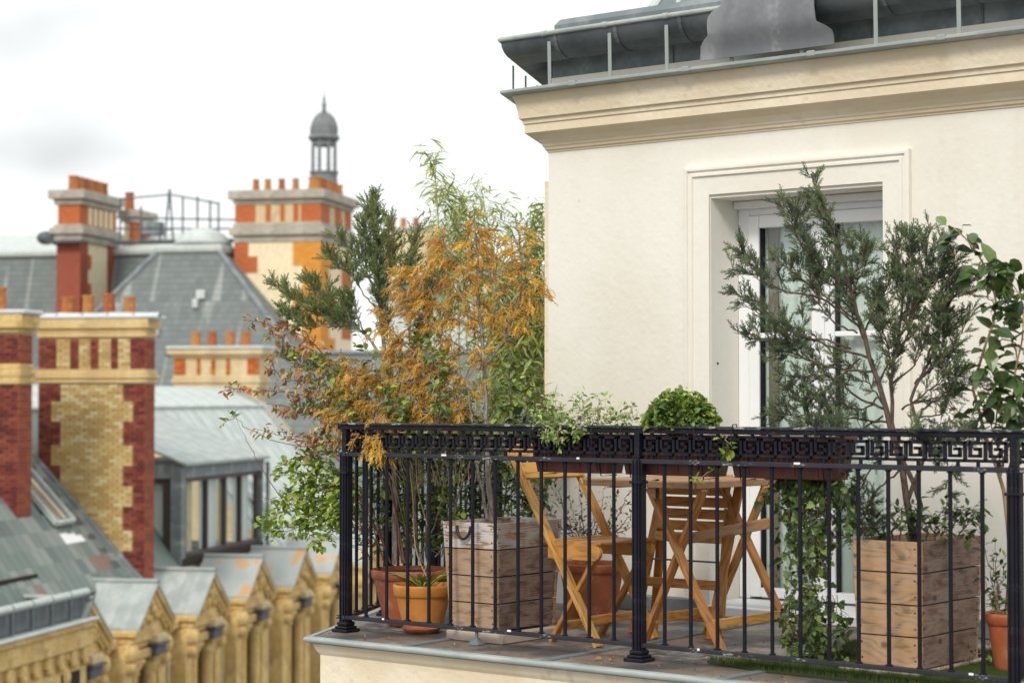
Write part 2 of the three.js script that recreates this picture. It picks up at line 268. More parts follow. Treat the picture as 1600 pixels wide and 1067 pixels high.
  // laps of the gutter sheets
  const lap = x => { const q = gut.map(([p, y]) => [V(x, y + .145 * 0 - .0025, WZ + p * 1.0 + .002), V(x + .022, y - .0025, WZ + p + .002)]); return quadStrip(q); };
  for (const x of [.12, .52, .93, 2.1, 2.54, 2.95]) hm(house, 'gutter_lap', [lap(x)], zincDark);
  for (const x of [.085, .49, .855, 1.25, 1.66, 2.07, 2.505, 2.92, 3.35]) hm(house, 'gutter_bracket', [beam(V(x, 2.818, WZ + .225), V(x, 3.095, WZ + .232), .022, .007, V(0, 0, 1), .002)], zincMid);
  for (let i = 0; i < 9; i++) { const p = V(WX, 0, WZ).addScaledVector(SD, .12 + i * .36).addScaledVector(SN, .225); hm(house, 'gutter_bracket', [beam(V(p.x, 2.818, p.z), V(p.x, 3.0 + .0, p.z), .022, .008, SN, .002)], zinc); }
  // stepped sheet in front of the gutter
  { const s = new THREE.Shape(); const q = [[1.075, 2.842], [1.855, 2.842], [1.855, 2.90], [1.845, 2.925], [1.82, 2.937], [1.776, 2.945], [1.765, 3.03], [1.763, 3.07], [1.763, 3.46], [1.21, 3.46], [1.218, 3.095], [1.185, 3.088], [1.158, 3.072], [1.142, 3.045], [1.145, 2.94], [1.11, 2.937], [1.09, 2.92], [1.085, 2.90]]; s.moveTo(...q[0]); q.slice(1).forEach(p => s.lineTo(...p));
    const g = new THREE.ExtrudeGeometry(s, { depth: .004, bevelEnabled: false, steps: 1 }), geo = g.toNonIndexed(), pp = geo.attributes.position;
    // finely cut so that the sheet can bulge over the gutter
    const bulge = y => .035 * sst(y, 2.86, 2.99) - .11 * sst(y, 3.03, 3.46);
    const rows = [], N = 26; for (let j = 0; j <= N; j++) { const y = 2.842 + j / N * .618; const ys = t => { let xs = []; for (let k = 0; k < q.length; k++) { const a = q[k], b = q[(k + 1) % q.length]; if ((a[1] - t) * (b[1] - t) < 0) xs.push(a[0] + (b[0] - a[0]) * (t - a[1]) / (b[1] - a[1])); } return [Math.min(...xs), Math.max(...xs)]; }; const [a, b] = ys(Math.min(3.4595, Math.max(2.8425, y))); rows.push([V(a, y, WZ + .252 + bulge(y)), V(a * .75 + b * .25, y, WZ + .252 + bulge(y)), V(a * .4 + b * .6, y, WZ + .252 + bulge(y)), V(b, y, WZ + .252 + bulge(y))]); }
    const fr = quadStrip(rows), bk = quadStrip(rows.map(r => r.map(p => V(p.x, p.y, p.z - .006)).reverse()));
    hm(house, 'zinc_screen', [smooth(fr), smooth(bk)], std({ map: zincTex([.155, .165, .18], [.23, .24, .255], [.34, .35, .36]), roughnessMap: zincRough, roughness: .95, metalness: .25 })); }
  // mansard roof with standing seams above the gutter
  const rp = [[-.03, 3.14], [-.03, 3.20], [-.06, 3.235], [-.45, 3.24], [-.50, 3.27], [-1.25, 4.5], [-3.0, 4.9]];
  hm(house, 'roof', sweep(rp, WX, WZ), zinc);
  const seam = x => beam(V(x, 3.27, WZ - .49), V(x + .02, 4.5, WZ - 1.24), .03, .05, V(0, 0, 1), .008);
  for (const x of [.42, .86, 1.3, 1.74, 2.2, 2.65, 3.1]) hm(house, 'roof_seam', [seam(x)], zincPale);
  hm(house, 'hip_roll', [limb([V(WX - MX * .5, 3.27, WZ - .5), V(WX - MX * 1.25, 4.5, WZ - 1.25)], .03, 8)], zincPale);
}
// small marks on the wall
for (const [px, py, s] of [[1120, 568, .006], [905, 313, .008], [1037, 187, .005], [1546, 137, .006]]) { const p = onZ(px, py, px === 1120 ? WZ - .06 : WZ); if (py < 200) continue; hm(house, 'nail_hole', px === 1120 ? box(.004, .012, .012, DX0 + .001, p.y, WZ - .06, 0) : box(s, s * 2, .004, p.x, p.y, WZ + .001, 0), px === 1120 ? voidDark : plasterTrim); }
// balcony slab, its moulding and its metal covered deck
{
  const QX = .003, QZ = .275, P = (p) => { const e = V(QX, 0, QZ).addScaledVector(SD, SL).addScaledVector(SN, p); return [[QX + MX * p, QZ + p], [XR, QZ + p], [XR, WZ], [WX, WZ], [V(WX, 0, WZ).addScaledVector(SD, SL).x, V(WX, 0, WZ).addScaledVector(SD, SL).z], [e.x, e.z]]; };
  hm(house, 'balcony_slab', prism(P(-.06), -.6, -.03), plasterTrim);
  hm(house, 'balcony_deck', prism(P(-.012), -.028, 0), deckMat);
  const nose = []; for (let i = 0; i <= 8; i++) { const a = -Math.PI / 2 + i / 8 * Math.PI; nose.push([.0 + .012 * Math.cos(a), -.011 + .0125 * Math.sin(a)]); }
  hm(house, 'deck_nosing', sweep([[-.03, -.0245], ...nose, [-.03, .0025]], QX, QZ), zincMid);
  hm(house, 'slab_moulding', sweep([[-.03, -.03], [-.036, -.052], [-.046, -.070], [-.060, -.086], [-.066, -.090], [-.066, -.104], [-.078, -.108], [-.084, -.128], [-.096, -.150], [-.104, -.155], [-.104, -.30], [-.13, -.31], [-.13, -.62], [-1.2, -.62]], QX, QZ), plasterTrim);
  // laps between the deck sheets and a bent strip by the edge
  for (const [x0, z0, x1, z1] of [[.62, .26, .50, -1.6], [1.42, .26, 1.36, -1.6], [2.32, .26, 2.36, -1.6], [3.3, .26, 3.32, -1.6]]) hm(house, 'deck_seam', [beam(V(x0, .002, z0), V(x1, .002, z1), .045, .012, V(0, 1, 0), .004)], zinc);
  hm(house, 'plinth', [boxMM(.06, .93, 0, .085, WZ + .002, WZ + .06, .008), boxMM(2.02, 5, 0, .085, WZ + .002, WZ + .06, .008)], zinc);
}
// glazed double door
{
  const door = part(house, 'french_door'); const dz = WZ - .26, y0 = .075, y1 = DH, xm = 1.50;
  const fz = 0.055;
  hm(door, 'frame', [boxMM(DX0 + .002, 1.045, y0, y1 - .002, dz - fz, dz, .004), boxMM(1.94, DX1 - .002, y0, y1 - .002, dz - fz, dz, .004), boxMM(1.045, 1.94, 2.09, y1 - .002, dz - fz, dz, .004)], whitePaint);
  hm(door, 'head_trim', boxMM(DX0 + .002, DX1 - .002, 2.125, 2.165, dz + .001, dz + .05, .006), whitePaint);
  const sash = (a, b) => {
    hm(door, 'sash', [boxMM(a, a + .066, y0 + .01, 2.088, dz - .045, dz + .018, .008), boxMM(b - .066, b, y0 + .01, 2.088, dz - .045, dz + .018, .008), boxMM(a + .066, b - .066, 2.02, 2.088, dz - .045, dz + .018, .008), boxMM(a + .066, b - .066, y0 + .01, .135, dz - .045, dz + .018, .008)], whitePaint);
    hm(door, 'glazing_bar', boxMM(a + .066, b - .066, 1.44, 1.468, dz - .038, dz + .012, .006), whitePaint);
    hm(door, 'gasket', [boxMM(a + .066, a + .071, .135, 2.02, dz - .04, dz + .004), boxMM(b - .071, b - .066, .135, 2.02, dz - .04, dz + .004)], rubber);
    hm(door, 'pane', boxMM(a + .071, b - .071, .14, 1.44, dz - .022, dz - .018), glass); hm(door, 'pane', boxMM(a + .071, b - .071, 1.468, 2.018, dz - .022, dz - .018), glass);
  };
  sash(1.047, 1.494); sash(1.497, 1.938);
  hm(door, 'cover_strip', boxMM(1.478, 1.513, y0 + .012, 2.08, dz + .019, dz + .03, .006), whitePaint);
  hm(door, 'handle', [box(.022, .14, .012, 1.462, .98, dz + .026, .005), beam(V(1.462, 1.0, dz + .045), V(1.36, 1.0, dz + .045), .016, .012)], zinc);
  hm(door, 'threshold', [boxMM(DX0 + .003, DX1 - .003, .001, .072, dz - .05, WZ - .02, .006), boxMM(DX0 - .01, DX1 + .01, .001, .055, WZ - .019, WZ + .03, .008)], whitePaint);
  const sheet = (a, b, z, amp, wl) => { const rows = []; for (let j = 0; j <= 1; j++) { const r = []; for (let i = 0; i <= 60; i++) { const t = i / 60, x = a + (b - a) * t; r.push(V(x, .03 + j * 2.12, z + amp * Math.sin(t * (b - a) * wl) + amp * .5 * Math.sin(t * 31))); } rows.push(r); } const g = quadStrip(rows); return g; };
  const c1 = thing('net_curtain', 'pale net curtain hanging behind the glass of the French door', 'curtain', [1.3, 0, dz - .075]);
  mesh(c1, 'fabric', [sheet(-.235, .66, 0, .012, 55)], curtainMat);
  mesh(c1, 'curtain_rod', [limb([V(-.25, 2.155, 0), V(.7, 2.155, 0)], .012, 8)], zinc);
  const c2 = thing('lined_curtain', 'brown curtain gathered at the hinge side of the French door', 'curtain', [1.16, 0, dz - .052]);
  mesh(c2, 'fabric', [sheet(-.03, .03, 0, .004, 140)], std({ color: lin(.24, .19, .16), roughness: 1 }));
}
// ------------------------------------------------------------------ wrought iron railings
const ironRail = std({ map: tex((u, v) => { const n = ironN(u, v), f = ironF(u, v); return mix(mix([.008, .008, .016], [.026, .027, .038], n), [.38, .38, .37], .7 * sst(n * .6 + f * .4, .66, .72)); }, 512, 256, [1.3, .5]), roughness: .5 });
const keyGeo = (() => { const w = .0122, d = .016, P = .083, H = .080, g = []; const bar = (x0, y0, x1, y1) => { const X0 = Math.min(x0, x1) * P - w / 2, X1 = Math.max(x0, x1) * P + w / 2, Y0 = Math.min(y0, y1) * (H - w), Y1 = Math.max(y0, y1) * (H - w) + w; g.push(boxMM(X0, X1, Y0, Y1, -d / 2, d / 2, .0015)); };
  bar(0, 0, .86, 0); bar(.86, 0, .86, 1); bar(.86, 1, .1, 1); bar(.1, 1, .1, .27); bar(.1, .27, .60, .27); bar(.60, .27, .60, .66); bar(.60, .66, .36, .66);
  g.push(boxMM(.034, .048, H, H + .022, -.005, .005, .002), boxMM(.034, .048, -.0165, 0, -.005, .005, .002));
  return mergeGeometries(g.map(keep)); })();
const balGeo = mergeGeometries([keep(new THREE.CylinderGeometry(.0085, .0085, .775, 10).translate(0, .4655, 0).toNonIndexed()), keep(box(.024, .006, .024, 0, .0825, 0, .002)), keep(box(.022, .005, .022, 0, .842, 0, .002))]);
function postGeo(big) {
  const g = [], w = .05; g.push(boxMM(-.018, .018, .02, .866, -.022, .022, .003), boxMM(-.027, -.018, .02, .86, -.018, .018, .003), boxMM(.018, .027, .02, .86, -.018, .018, .003));
  g.push(boxMM(-.007, .007, .03, .86, .022, .028, .002), boxMM(-.020, -.013, .03, .86, .022, .027, .002), boxMM(.013, .020, .03, .86, .022, .027, .002));
  g.push(boxMM(-.014, .014, .866, .985, -.016, .018, .003), boxMM(-.05, .05, 0, .016, -.05, .05, .005), boxMM(-.04, .04, .016, .03, -.04, .04, .008), boxMM(-.033, .033, .03, .05, -.033, .033, .008));
  g.push(boxMM(-.031, .031, .76, .772, -.026, .032, .003));
  return mergeGeometries(g.map(keep));
}
function railing(name, label, pos, turn, bays, postsAt, pitchN) {
  const t = thing(name, label, 'railing', pos, turn); const L = bays[bays.length - 1][1], pg = postGeo();
  mesh(t, 'handrail', [box(L + .11, .010, .050, L / 2, 1.003, 0, .003), ], ironWorn);
  mesh(t, 'top_rail', [box(L + .09, .022, .030, L / 2, .986, 0, .002)], iron);
  mesh(t, 'middle_rail', [box(L + .10, .0205, .030, L / 2, .8555, .002, .003)], ironRail);
  mesh(t, 'bottom_rail', [box(L + .10, .0185, .030, L / 2, .0705, .002, .003)], ironRail);
  for (const x of postsAt) { const m = mesh(t, 'post', pg, iron); m.position.x = x; }
  for (const [a, b, n] of bays) {
    for (let i = 1; i < n; i++) { const m = mesh(t, 'baluster', balGeo, iron); m.position.x = a + (b - a) * i / n; m.rotation.y = i; }
    const k = Math.round((b - a - .05) / .083); for (let i = 0; i < k; i++) { const m = mesh(t, 'greek_key', keyGeo, iron); m.position.set(a + .029 + (b - a - .05) / k * i, .8815, .002); }
    if (a === 0) { const f = mesh(t, 'stay_foot', [boxMM(-.006, .006, .028, .062, -.006, .006, .002), boxMM(-.03, .03, 0, .008, -.03, .03, .003), (() => { const g = new THREE.CylinderGeometry(.012, .04, .024, 4, 1).rotateY(Math.PI / 4).translate(0, .02, 0); return uvBox(g); })()], zinc); f.position.x = a + (b - a) * .475; }
  }
  if (turn === 0) for (const [x, y, w] of [[.02, .862, .012], [.64, .862, .03], [2.53, .862, .03], [3.29, .08, .02], [1.03, .08, .022], [.26, .08, .014], [1.42, .862, .016], [2.05, .076, .012]]) mesh(t, 'paint_chip', box(w, .009, .004, x, y, .0175, .002), whitePaint);
  return t;
}
railing('front_railing', 'black iron railing with Greek key frieze along the front of the balcony', [0, 0, 0], 0, [[0, 1.735, 13], [1.735, 3.465, 13], [3.465, 5.2, 13]], [0, 1.735, 3.465, 5.2]);
railing('side_railing', 'black iron railing turning the corner along the side of the balcony', [SD.x * .02, 0, SD.z * .02], Math.atan2(-SD.z, SD.x), [[.03, 1.75, 13], [1.75, 3.5, 13]], [.75, 1.75, 3.5]);
// ------------------------------------------------------------------ chairs and table
const pick = (a, r) => a[Math.floor(r() * a.length)];
{
  const r = rng(5), T = () => pick(teakVariants, r);
  const c = thing('folding_chair', 'open wooden folding chair standing beside the weathered planter, facing the table', 'chair', [1.15, 0, -.495], -.03, 'wooden folding chairs');
  const sg = (g, n = 1) => shiftUV(g, r() * 5, r() * 5);
  for (const s of [-1, 1]) {
    mesh(c, 'back_leg', sg(beam(V(-.36, .89, s * .213), V(.17, .0, s * .213), .022, .05, V(0, 0, 1), .004)), T());
    mesh(c, 'front_leg', sg(beam(V(-.13, 0, s * .182), V(.135, .405, s * .182), .020, .044, V(0, 0, 1), .004)), T());
    const sh = new THREE.Shape(); sh.moveTo(-.13, 0); sh.lineTo(.135, 0); sh.absarc(.135, .036, .036, -Math.PI / 2, Math.PI / 2); sh.lineTo(-.13, .072); sh.lineTo(-.13, 0);
    const g = uvBox(new THREE.ExtrudeGeometry(sh, { depth: .02, bevelEnabled: true, bevelSize: .003, bevelThickness: .003, bevelSegments: 1, curveSegments: 8 }), 'x').translate(0, .388, s * .198 - .01);
    mesh(c, 'seat_rail', sg(g), T());
    mesh(c, 'bolt', [new THREE.SphereGeometry(.006, 8, 6).translate(-.075, .41, s * .226).toNonIndexed(), new THREE.SphereGeometry(.006, 8, 6).translate(.02, .235, s * .226).toNonIndexed()].map(g => uvBox(g)), zinc);
  }
  for (let i = 0; i < 6; i++) mesh(c, 'seat_slat', sg(box(.047, .014, .42, -.125 + i * .056, .466 - .006 * Math.sin(i / 5 * Math.PI), 0, .004, 'z')), T());
  const bs = (x, y) => { const g = new RoundedBoxGeometry(.018, .085, .43, 3, .005).toNonIndexed(), p = g.attributes.position; for (let i = 0; i < p.count; i++) p.setX(i, p.getX(i) - .018 * (1 - Math.pow(p.getZ(i) / .215, 2))); return uvBox(g, 'z').rotateZ(.53).translate(x, y, 0); };
  mesh(c, 'back_slat', sg(bs(-.282, .785)), T());
  mesh(c, 'back_slat', sg(bs(-.335, .872)), T());
  mesh(c, 'stretcher', sg(box(.018, .04, .40, .105, .115, 0, .004, 'z')), T());
  mesh(c, 'stretcher', sg(box(.018, .04, .345, -.085, .075, 0, .004, 'z')), T());
}
{
  const r = rng(8), T = () => pick(tableWood, r), L = () => pick(teakVariants, r), sg = g => shiftUV(g, r() * 5, r() * 5);
  const t = thing('folding_table', 'square slatted wooden folding table on crossed legs between the chairs', 'table', [1.405, 0, -.795], -.05);
  const hw = .318;
  for (let i = 0; i < 9; i++) mesh(t, 'table_slat', sg(box(.615, .016, .0605, 0, .742, -.272 + i * .068, .003, 'x')), T());
  for (const s of [-1, 1]) { mesh(t, 'apron', sg(box(.64, .03, .02, 0, .733, s * hw, .003, 'x')), T()); mesh(t, 'apron', sg(box(.02, .03, .615, s * hw, .733, 0, .003, 'z')), T()); mesh(t, 'batten', sg(box(.05, .022, .60, s * .16, .722, 0, .003, 'z')), T()); }
  // outer pair of legs runs down towards the house door side, inner pair crosses it
  for (const z of [-.27, .285]) {
    mesh(t, 'outer_leg', sg(beam(V(.045, .715, z), V(.452, 0, z), .022, .05, V(0, 0, 1), .004)), L());
    mesh(t, 'inner_leg', sg(beam(V(.325, .715, z * .88), V(-.02, 0, z * .88), .022, .05, V(0, 0, 1), .004)), L());
  }
  mesh(t, 'stretcher', sg(box(.02, .045, .545, .39, .115, .007, .004, 'z')), L());
  mesh(t, 'stretcher', sg(box(.02, .045, .47, .035, .115, .005, .004, 'z')), L());
  mesh(t, 'pivot_block', [new THREE.CylinderGeometry(.045, .045, .03, 20, 1, false, 0, Math.PI).rotateX(Math.PI / 2).rotateZ(Math.PI / 2 * 2).translate(.10, .712, .30).toNonIndexed()].map(g => uvBox(g)), tableWood[0]);
  mesh(t, 'brace', sg(beam(V(.13, .47, .245), V(.45, .555, -.1), .02, .05, V(0, 1, 0), .004)), tableWood[0]);
}
{
  const r = rng(11), T = () => pick(teakVariants, r), sg = g => shiftUV(g, r() * 5, r() * 5);
  const c = thing('folding_chair', 'wooden folding chair folded flat with its slats upright behind the table legs', 'chair', [1.335, 0, -.86], .03, 'wooden folding chairs');
  const ln = part(c, 'back_frame'), m = (n, g, mt) => mesh(c, n, g, mt);
  const q = h => -.35 * h;          // leans back against the table
  c.remove(ln);
  for (const s of [-1, 1]) {
    m('back_leg', sg(beam(V(s * .215, 0, .04), V(s * .215, .90, q(.9) + .01), .022, .046, V(1, 0, 0), .004)), T());
    m('front_leg', sg(beam(V(s * .185, 0, -.09), V(s * .185, .60, q(.6) + .03), .020, .042, V(1, 0, 0), .004)), T());
  }
  for (let i = 0; i < 6; i++) { const h = .46 + i * .0555; m('seat_slat', sg(box(.375, .048, .014, 0, 0, 0, .004, 'x').rotateX(-.337).translate(0, h, q(h) + .05)), T()); }
  m('back_slat', sg(box(.41, .08, .016, 0, 0, 0, .004, 'x').rotateX(-.337).translate(0, .86, q(.86) + .01)), T());
  m('rod', [limb([V(-.2, .35, q(.35) + .03), V(.2, .35, q(.35) + .03)], .005, 6)], zinc);
  m('stretcher', sg(box(.40, .045, .018, 0, .245, q(.245) + .04, .004, 'x')), T());
  m('stretcher', sg(box(.36, .04, .018, 0, .085, -.09, .004, 'x')), T());
}
// ------------------------------------------------------------------ planters, pots, boxes, mat
function planter(name, label, x0, x1, z0, z1, y0, y1, taper, mats, seed, extra) {
  const r = rng(seed), cx = (x0 + x1) / 2, cz = (z0 + z1) / 2, t = thing(name, label, 'planter', [cx, 0, cz]);
  const W = (x1 - x0) / 2, D = (z1 - z0) / 2, n = 4, h = (y1 - y0) / n, th = .022;
  for (let k = 0; k < n; k++) {
    const ya = y0 + k * h + .0025, yb = y0 + (k + 1) * h - .0025, s = y => 1 - taper * (1 - (y - y0) / (y1 - y0)) , sa = s(ya), sb = s(yb);
    const board = (P, nrm, len) => { // P(s): outer face end points at scale
      const [a, b] = P(sa), [c, d] = P(sb), o = nrm.clone().multiplyScalar(-th), pts = [[a, ya], [b, ya], [d, yb], [c, yb]].map(([p, y]) => V(p.x, y, p.z));
      const e = .003, inn = pts.map(p => p.clone().add(o)), out = pts.map((p, i) => p.clone().add(pts[(i + 2) % 4].clone().sub(p).normalize().multiplyScalar(e))), mid = pts.map(p => p.clone().addScaledVector(nrm, -e));
      const f = (p, q, u, v) => [p, q, u, p, u, v], tri = [...f(...out)]; for (let i = 0; i < 4; i++) { const j = (i + 1) % 4; tri.push(...f(mid[i], mid[j], out[j], out[i]), ...f(inn[i], inn[j], mid[j], mid[i])); } tri.push(...f(inn[3], inn[2], inn[1], inn[0]));
      const g = solid(tri); return shiftUV(g, r() * 4, r() * 4);
    };
    const j = () => (r() - .5) * .004;
    const off = j(), m = () => pick(mats(k), r);
    mesh(t, 'plank', board(s => [V(-W * s, 0, D * s + off), V(W * s, 0, D * s + off)], V(0, 0, 1)), m());
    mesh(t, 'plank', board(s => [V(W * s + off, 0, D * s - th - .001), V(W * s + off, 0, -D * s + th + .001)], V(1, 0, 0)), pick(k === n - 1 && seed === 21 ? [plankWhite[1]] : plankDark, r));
    mesh(t, 'plank', board(s => [V(W * s, 0, -D * s), V(-W * s, 0, -D * s)], V(0, 0, -1)), m());
    mesh(t, 'plank', board(s => [V(-W * s, 0, -D * s + th + .001), V(-W * s, 0, D * s - th - .001)], V(-1, 0, 0)), m());
    mesh(t, 'nail', [0, 1].flatMap(e => [[-W * sb + .025, D * sb], [W * sb - .025, D * sb]].map(([x, z]) => box(.006, .006, .004, x, ya + h * (.25 + .5 * e), D * s(ya + h * (.25 + .5 * e)) + off, 0))).concat([0, 1].flatMap(e => [-D * sb + .03, D * sb - .03].map(z => box(.004, .006, .006, W * s(ya + h * (.25 + .5 * e)) + off, ya + h * (.25 + .5 * e), z, 0)))), voidDark);
  }
  const g = new THREE.PlaneGeometry(W * 2 - .05, D * 2 - .05, 14, 14).rotateX(-Math.PI / 2), p = g.attributes.position; for (let i = 0; i < p.count; i++) p.setY(i, y1 - .035 + (r() - .5) * .02);
  g.computeVertexNormals(); mesh(t, 'soil', uvBox(g), soil);
  mesh(t, 'bottom', boxMM(-W * (1 - taper) + .025, W * (1 - taper) - .025, y0 + .01, y0 + .03, -D * (1 - taper) + .025, D * (1 - taper) - .025), plankVariants[1]);
  if (extra) extra(t, W, D);
  return t;
}
const planterL = planter('wooden_planter', 'weathered wooden planter with worn white paint and a rope handle', .565, .886, -.56, -.06, .055, .553, .12, k => k === 3 ? [plankWhite[0]] : k === 2 ? [plankWhite[1], plankVariants[3]] : [plankVariants[3], plankVariants[1]], 21, (t, W, D) => {
  const h = []; for (let i = 0; i <= 10; i++) { const a = Math.PI + i / 10 * Math.PI; h.push(V(-.02 + .042 * Math.cos(a), .535 + .06 * Math.sin(a), D + .012 - .004 * Math.sin(a))); }
  mesh(t, 'handle', [limb(h, .007, 7)], rubber);
});
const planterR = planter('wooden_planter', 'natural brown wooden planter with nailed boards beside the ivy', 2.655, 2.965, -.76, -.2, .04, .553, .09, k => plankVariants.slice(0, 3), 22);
{
  const p = thing('paving_slab', 'pale pinkish paving slab under the weathered planter', 'paving slab', [.75, 0, -.3]);
  mesh(p, 'slab', box(.34, .044, .46, 0, .0235, .0, .004), paver);
  const p2 = thing('paving_slab', 'pale flat slab under the brown wooden planter on the grass mat', 'paving slab', [2.8, 0, -.48]);
  mesh(p2, 'slab', box(.36, .022, .62, 0, .026, .02, .004), paver);
}
function pot(label, cat, x, z, rt, rb, h, mat, opts = {}) {
  const t = thing('flower_pot', label, cat, [x, 0, z], opts.turn ?? 0), rim = opts.rim ?? .045;
  mesh(t, 'body', [lathe([[0, .002], [rb - .006, .002], [rb, .008], [rb + (rt - rb) * .82, h - rim], [rt - .012, h - rim], [rt - .035, h - .03], [0, h - .035]], 36)], mat);
  mesh(t, 'rim', [lathe([[rt - .014, h - rim - .001], [rt + .002, h - rim + .002], [rt + .006, h - .01], [rt + .003, h], [rt - .012, h], [rt - .018, h - .03]], 36)], mat);
  const g = new THREE.CircleGeometry(rt - .018, 20).rotateX(-Math.PI / 2).translate(0, h - .022, 0); mesh(t, 'soil', uvBox(g.toNonIndexed()), soil);
  return t;
}
const potA = pot('large reddish terracotta pot in the corner behind the small orange pot', 'flower pot', -.075, -.56, .205, .145, .262, terraDark);
const potB = pot('small bright orange terracotta pot by the railing corner', 'flower pot', .165, -.375, .143, .098, .212, terraOrange, { rim: .055 });
const potC = pot('dark terracotta pot on the floor behind the open folding chair', 'flower pot', .57, -1.22, .17, .12, .285, terraDark);
const potD = pot('tall red clay pot beside the brown wooden planter', 'flower pot', 3.19, -.60, .122, .088, .255, terraRed);
{ const t = thing('plant_saucer', 'clay saucer lying empty on the floor near the railing', 'saucer', [.31, 0, -.20]); mesh(t, 'dish', [lathe([[0, .004], [.07, .004], [.088, .026], [.096, .026], [.078, .001], [0, .001]], 28)], terraDark); 
  const t2 = thing('plant_saucer', 'clay saucer under the large reddish terracotta pot', 'saucer', [.06, 0, -.385]); mesh(t2, 'dish', [lathe([[0, .004], [.09, .004], [.104, .02], [.11, .02], [.095, .001], [0, .001]], 28)], terraRed); }
function windowBox(label, x0, x1, seed) {
  const L = x1 - x0, t = thing('window_box', label, 'window box', [(x0 + x1) / 2, .795, -.105]); const e = .03;
  const ring = (k, y) => { const w = L / 2 - e * (1 - k), d = .058 + .018 * k, c = .015, q = [[-w + c, -d], [w - c, -d], [w, -d + c], [w, d - c], [w - c, d], [-w + c, d], [-w, d - c], [-w, -d + c], [-w + c, -d]]; return q.map(([x, z]) => V(x, y, z)); };
  mesh(t, 'trough', [quadStrip([ring(-.2, 0), ring(0, .006), ring(.85, .15), ring(1.1, .152), ring(1.12, .172), ring(1.0, .174), ring(.86, .15)].map(r => r.slice().reverse())), boxMM(-L / 2 + e * 1.1, L / 2 - e * 1.1, .0, .004, -.05, .05)], plasticBrown);
  mesh(t, 'soil', boxMM(-L / 2 + .008, L / 2 - .008, .14, .148, -.066, .066), soil);
  mesh(t, 'rib', [-.3, -.1, .1, .3].map(f => beam(V(f * L, .01, .0605), V(f * L, .148, .0755), .006, .004, V(0, 0, 1), .001)), plasticBrown);
  for (const f of [-.36, .36]) { const x = f * L; mesh(t, 'wire_hook', [limb([V(x, -.008, -.05), V(x, -.010, .066), V(x, .08, .086), V(x, .15, .092), V(x, .205, .094), V(x, .222, .10), V(x, .222, .125), V(x, .205, .139), V(x, .12, .139)], .0028, 6)], iron); }
  return t;
}
const boxA = windowBox('brown window box of pale herbs hung inside the railing above the open chair', 1.10, 1.57, 1);
const boxB = windowBox('brown window box with the round green bush, hung inside the railing by the middle post', 1.59, 2.115, 2);
const boxC = windowBox('brown window box with trailing ivy hung inside the railing before the door', 2.15, 2.70, 3);
{
  const m = thing('grass_mat', 'strip of artificial green grass laid on the balcony floor under the planter', 'grass mat', [2.6, 0, -.5]);
  const poly = [[2.0, -.125], [2.33, -.03], [3.6, -.005], [3.6, -1.15], [2.16, -1.02], [2.3, -.62], [2.33, -.2]].map(([x, z]) => [x - 2.6, z + .5]);
  mesh(m, 'backing', prism(poly, .002, .012), std({ color: lin(.03, .045, .012), roughness: 1 }));
  const r = rng(77), sh = new THREE.Shape(poly.map(p => new THREE.Vector2(...p))), geo = new THREE.BufferGeometry(), pts = sh.getPoints();
  const inside = (x, z) => { let c = false; for (let i = 0, j = pts.length - 1; i < pts.length; j = i++) { const a = pts[i], b = pts[j]; if ((a.y > z) !== (b.y > z) && x < (b.x - a.x) * (z - a.y) / (b.y - a.y) + a.x) c = !c; } return c; };
  const pos = []; for (let i = 0; i < 5; i++) { const a = i * 1.26, l = .006, w = .0016, x = .004 * Math.cos(a), z = .004 * Math.sin(a), h = .020 + .006 * (i % 3); pos.push(x - w * Math.sin(a), 0, z + w * Math.cos(a), x + w * Math.sin(a), 0, z - w * Math.cos(a), x + l * Math.cos(a), h, z + l * Math.sin(a)); }
  geo.setAttribute('position', new THREE.Float32BufferAttribute(pos, 3)); geo.computeVertexNormals();
  const N = 26000, im = new THREE.InstancedMesh(uvBox(geo), std({ color: lin(1, 1, 1), roughness: .8, side: THREE.DoubleSide }), N), M = new THREE.Matrix4(), Q = new THREE.Quaternion(), C = new THREE.Color();
  let k = 0; while (k < N) { const x = -.62 + r() * 1.64, z = -.66 + r() * 1.17; if (!inside(x, z)) continue; M.compose(V(x, .010, z), Q.setFromAxisAngle(V(0, 1, 0), r() * 6.3), V(1, .8 + r() * .5, 1)); im.setMatrixAt(k, M); const b = .7 + .6 * r(); im.setColorAt(k, C.setRGB(.055 * b, .085 * b, .014 * b)); k++; }
  im.name = 'grass_blades'; im.userData.kind = 'stuff'; im.castShadow = im.receiveShadow = true; m.add(im);
}
// ------------------------------------------------------------------ plants
const leafGeo = (L, W, fold = .25, curl = .15, st = [[0, .02], [.22, .72], [.5, 1], [.78, .62], [1, 0]]) => {
  const tri = [], row = st.map(([s, w]) => { const x = s * L, y = -curl * L * s * s, h = w * W / 2; return [V(x, y + fold * h, -h), V(x, y, 0), V(x, y + fold * h, h)]; });
  for (let i = 0; i < row.length - 1; i++) for (let k = 0; k < 2; k++) { const a = row[i][k], b = row[i][k + 1], c = row[i + 1][k], d = row[i + 1][k + 1]; tri.push(a, b, d); if (i < row.length - 2) tri.push(a, d, c); else if (k === 1) tri.pop() && tri.push(d); }
  return solid(tri);
};
function ivyLeaf(S) { const q = [[0, 0], [-.05, .28], [.18, .5], [.42, .3], [.62, .34], [.7, .16], [1, 0]], tri = []; for (let i = 0; i < q.length - 1; i++) for (const s of [1, -1]) { const a = V(.3 * S, .03 * S, 0), b = V(q[i][0] * S, -.05 * S * q[i][0], s * q[i][1] * S), c = V(q[i + 1][0] * S, -.05 * S * q[i + 1][0], s * q[i + 1][1] * S); s > 0 ? tri.push(a, c, b) : tri.push(a, b, c); } return solid(tri); }
const _m = new THREE.Matrix4();
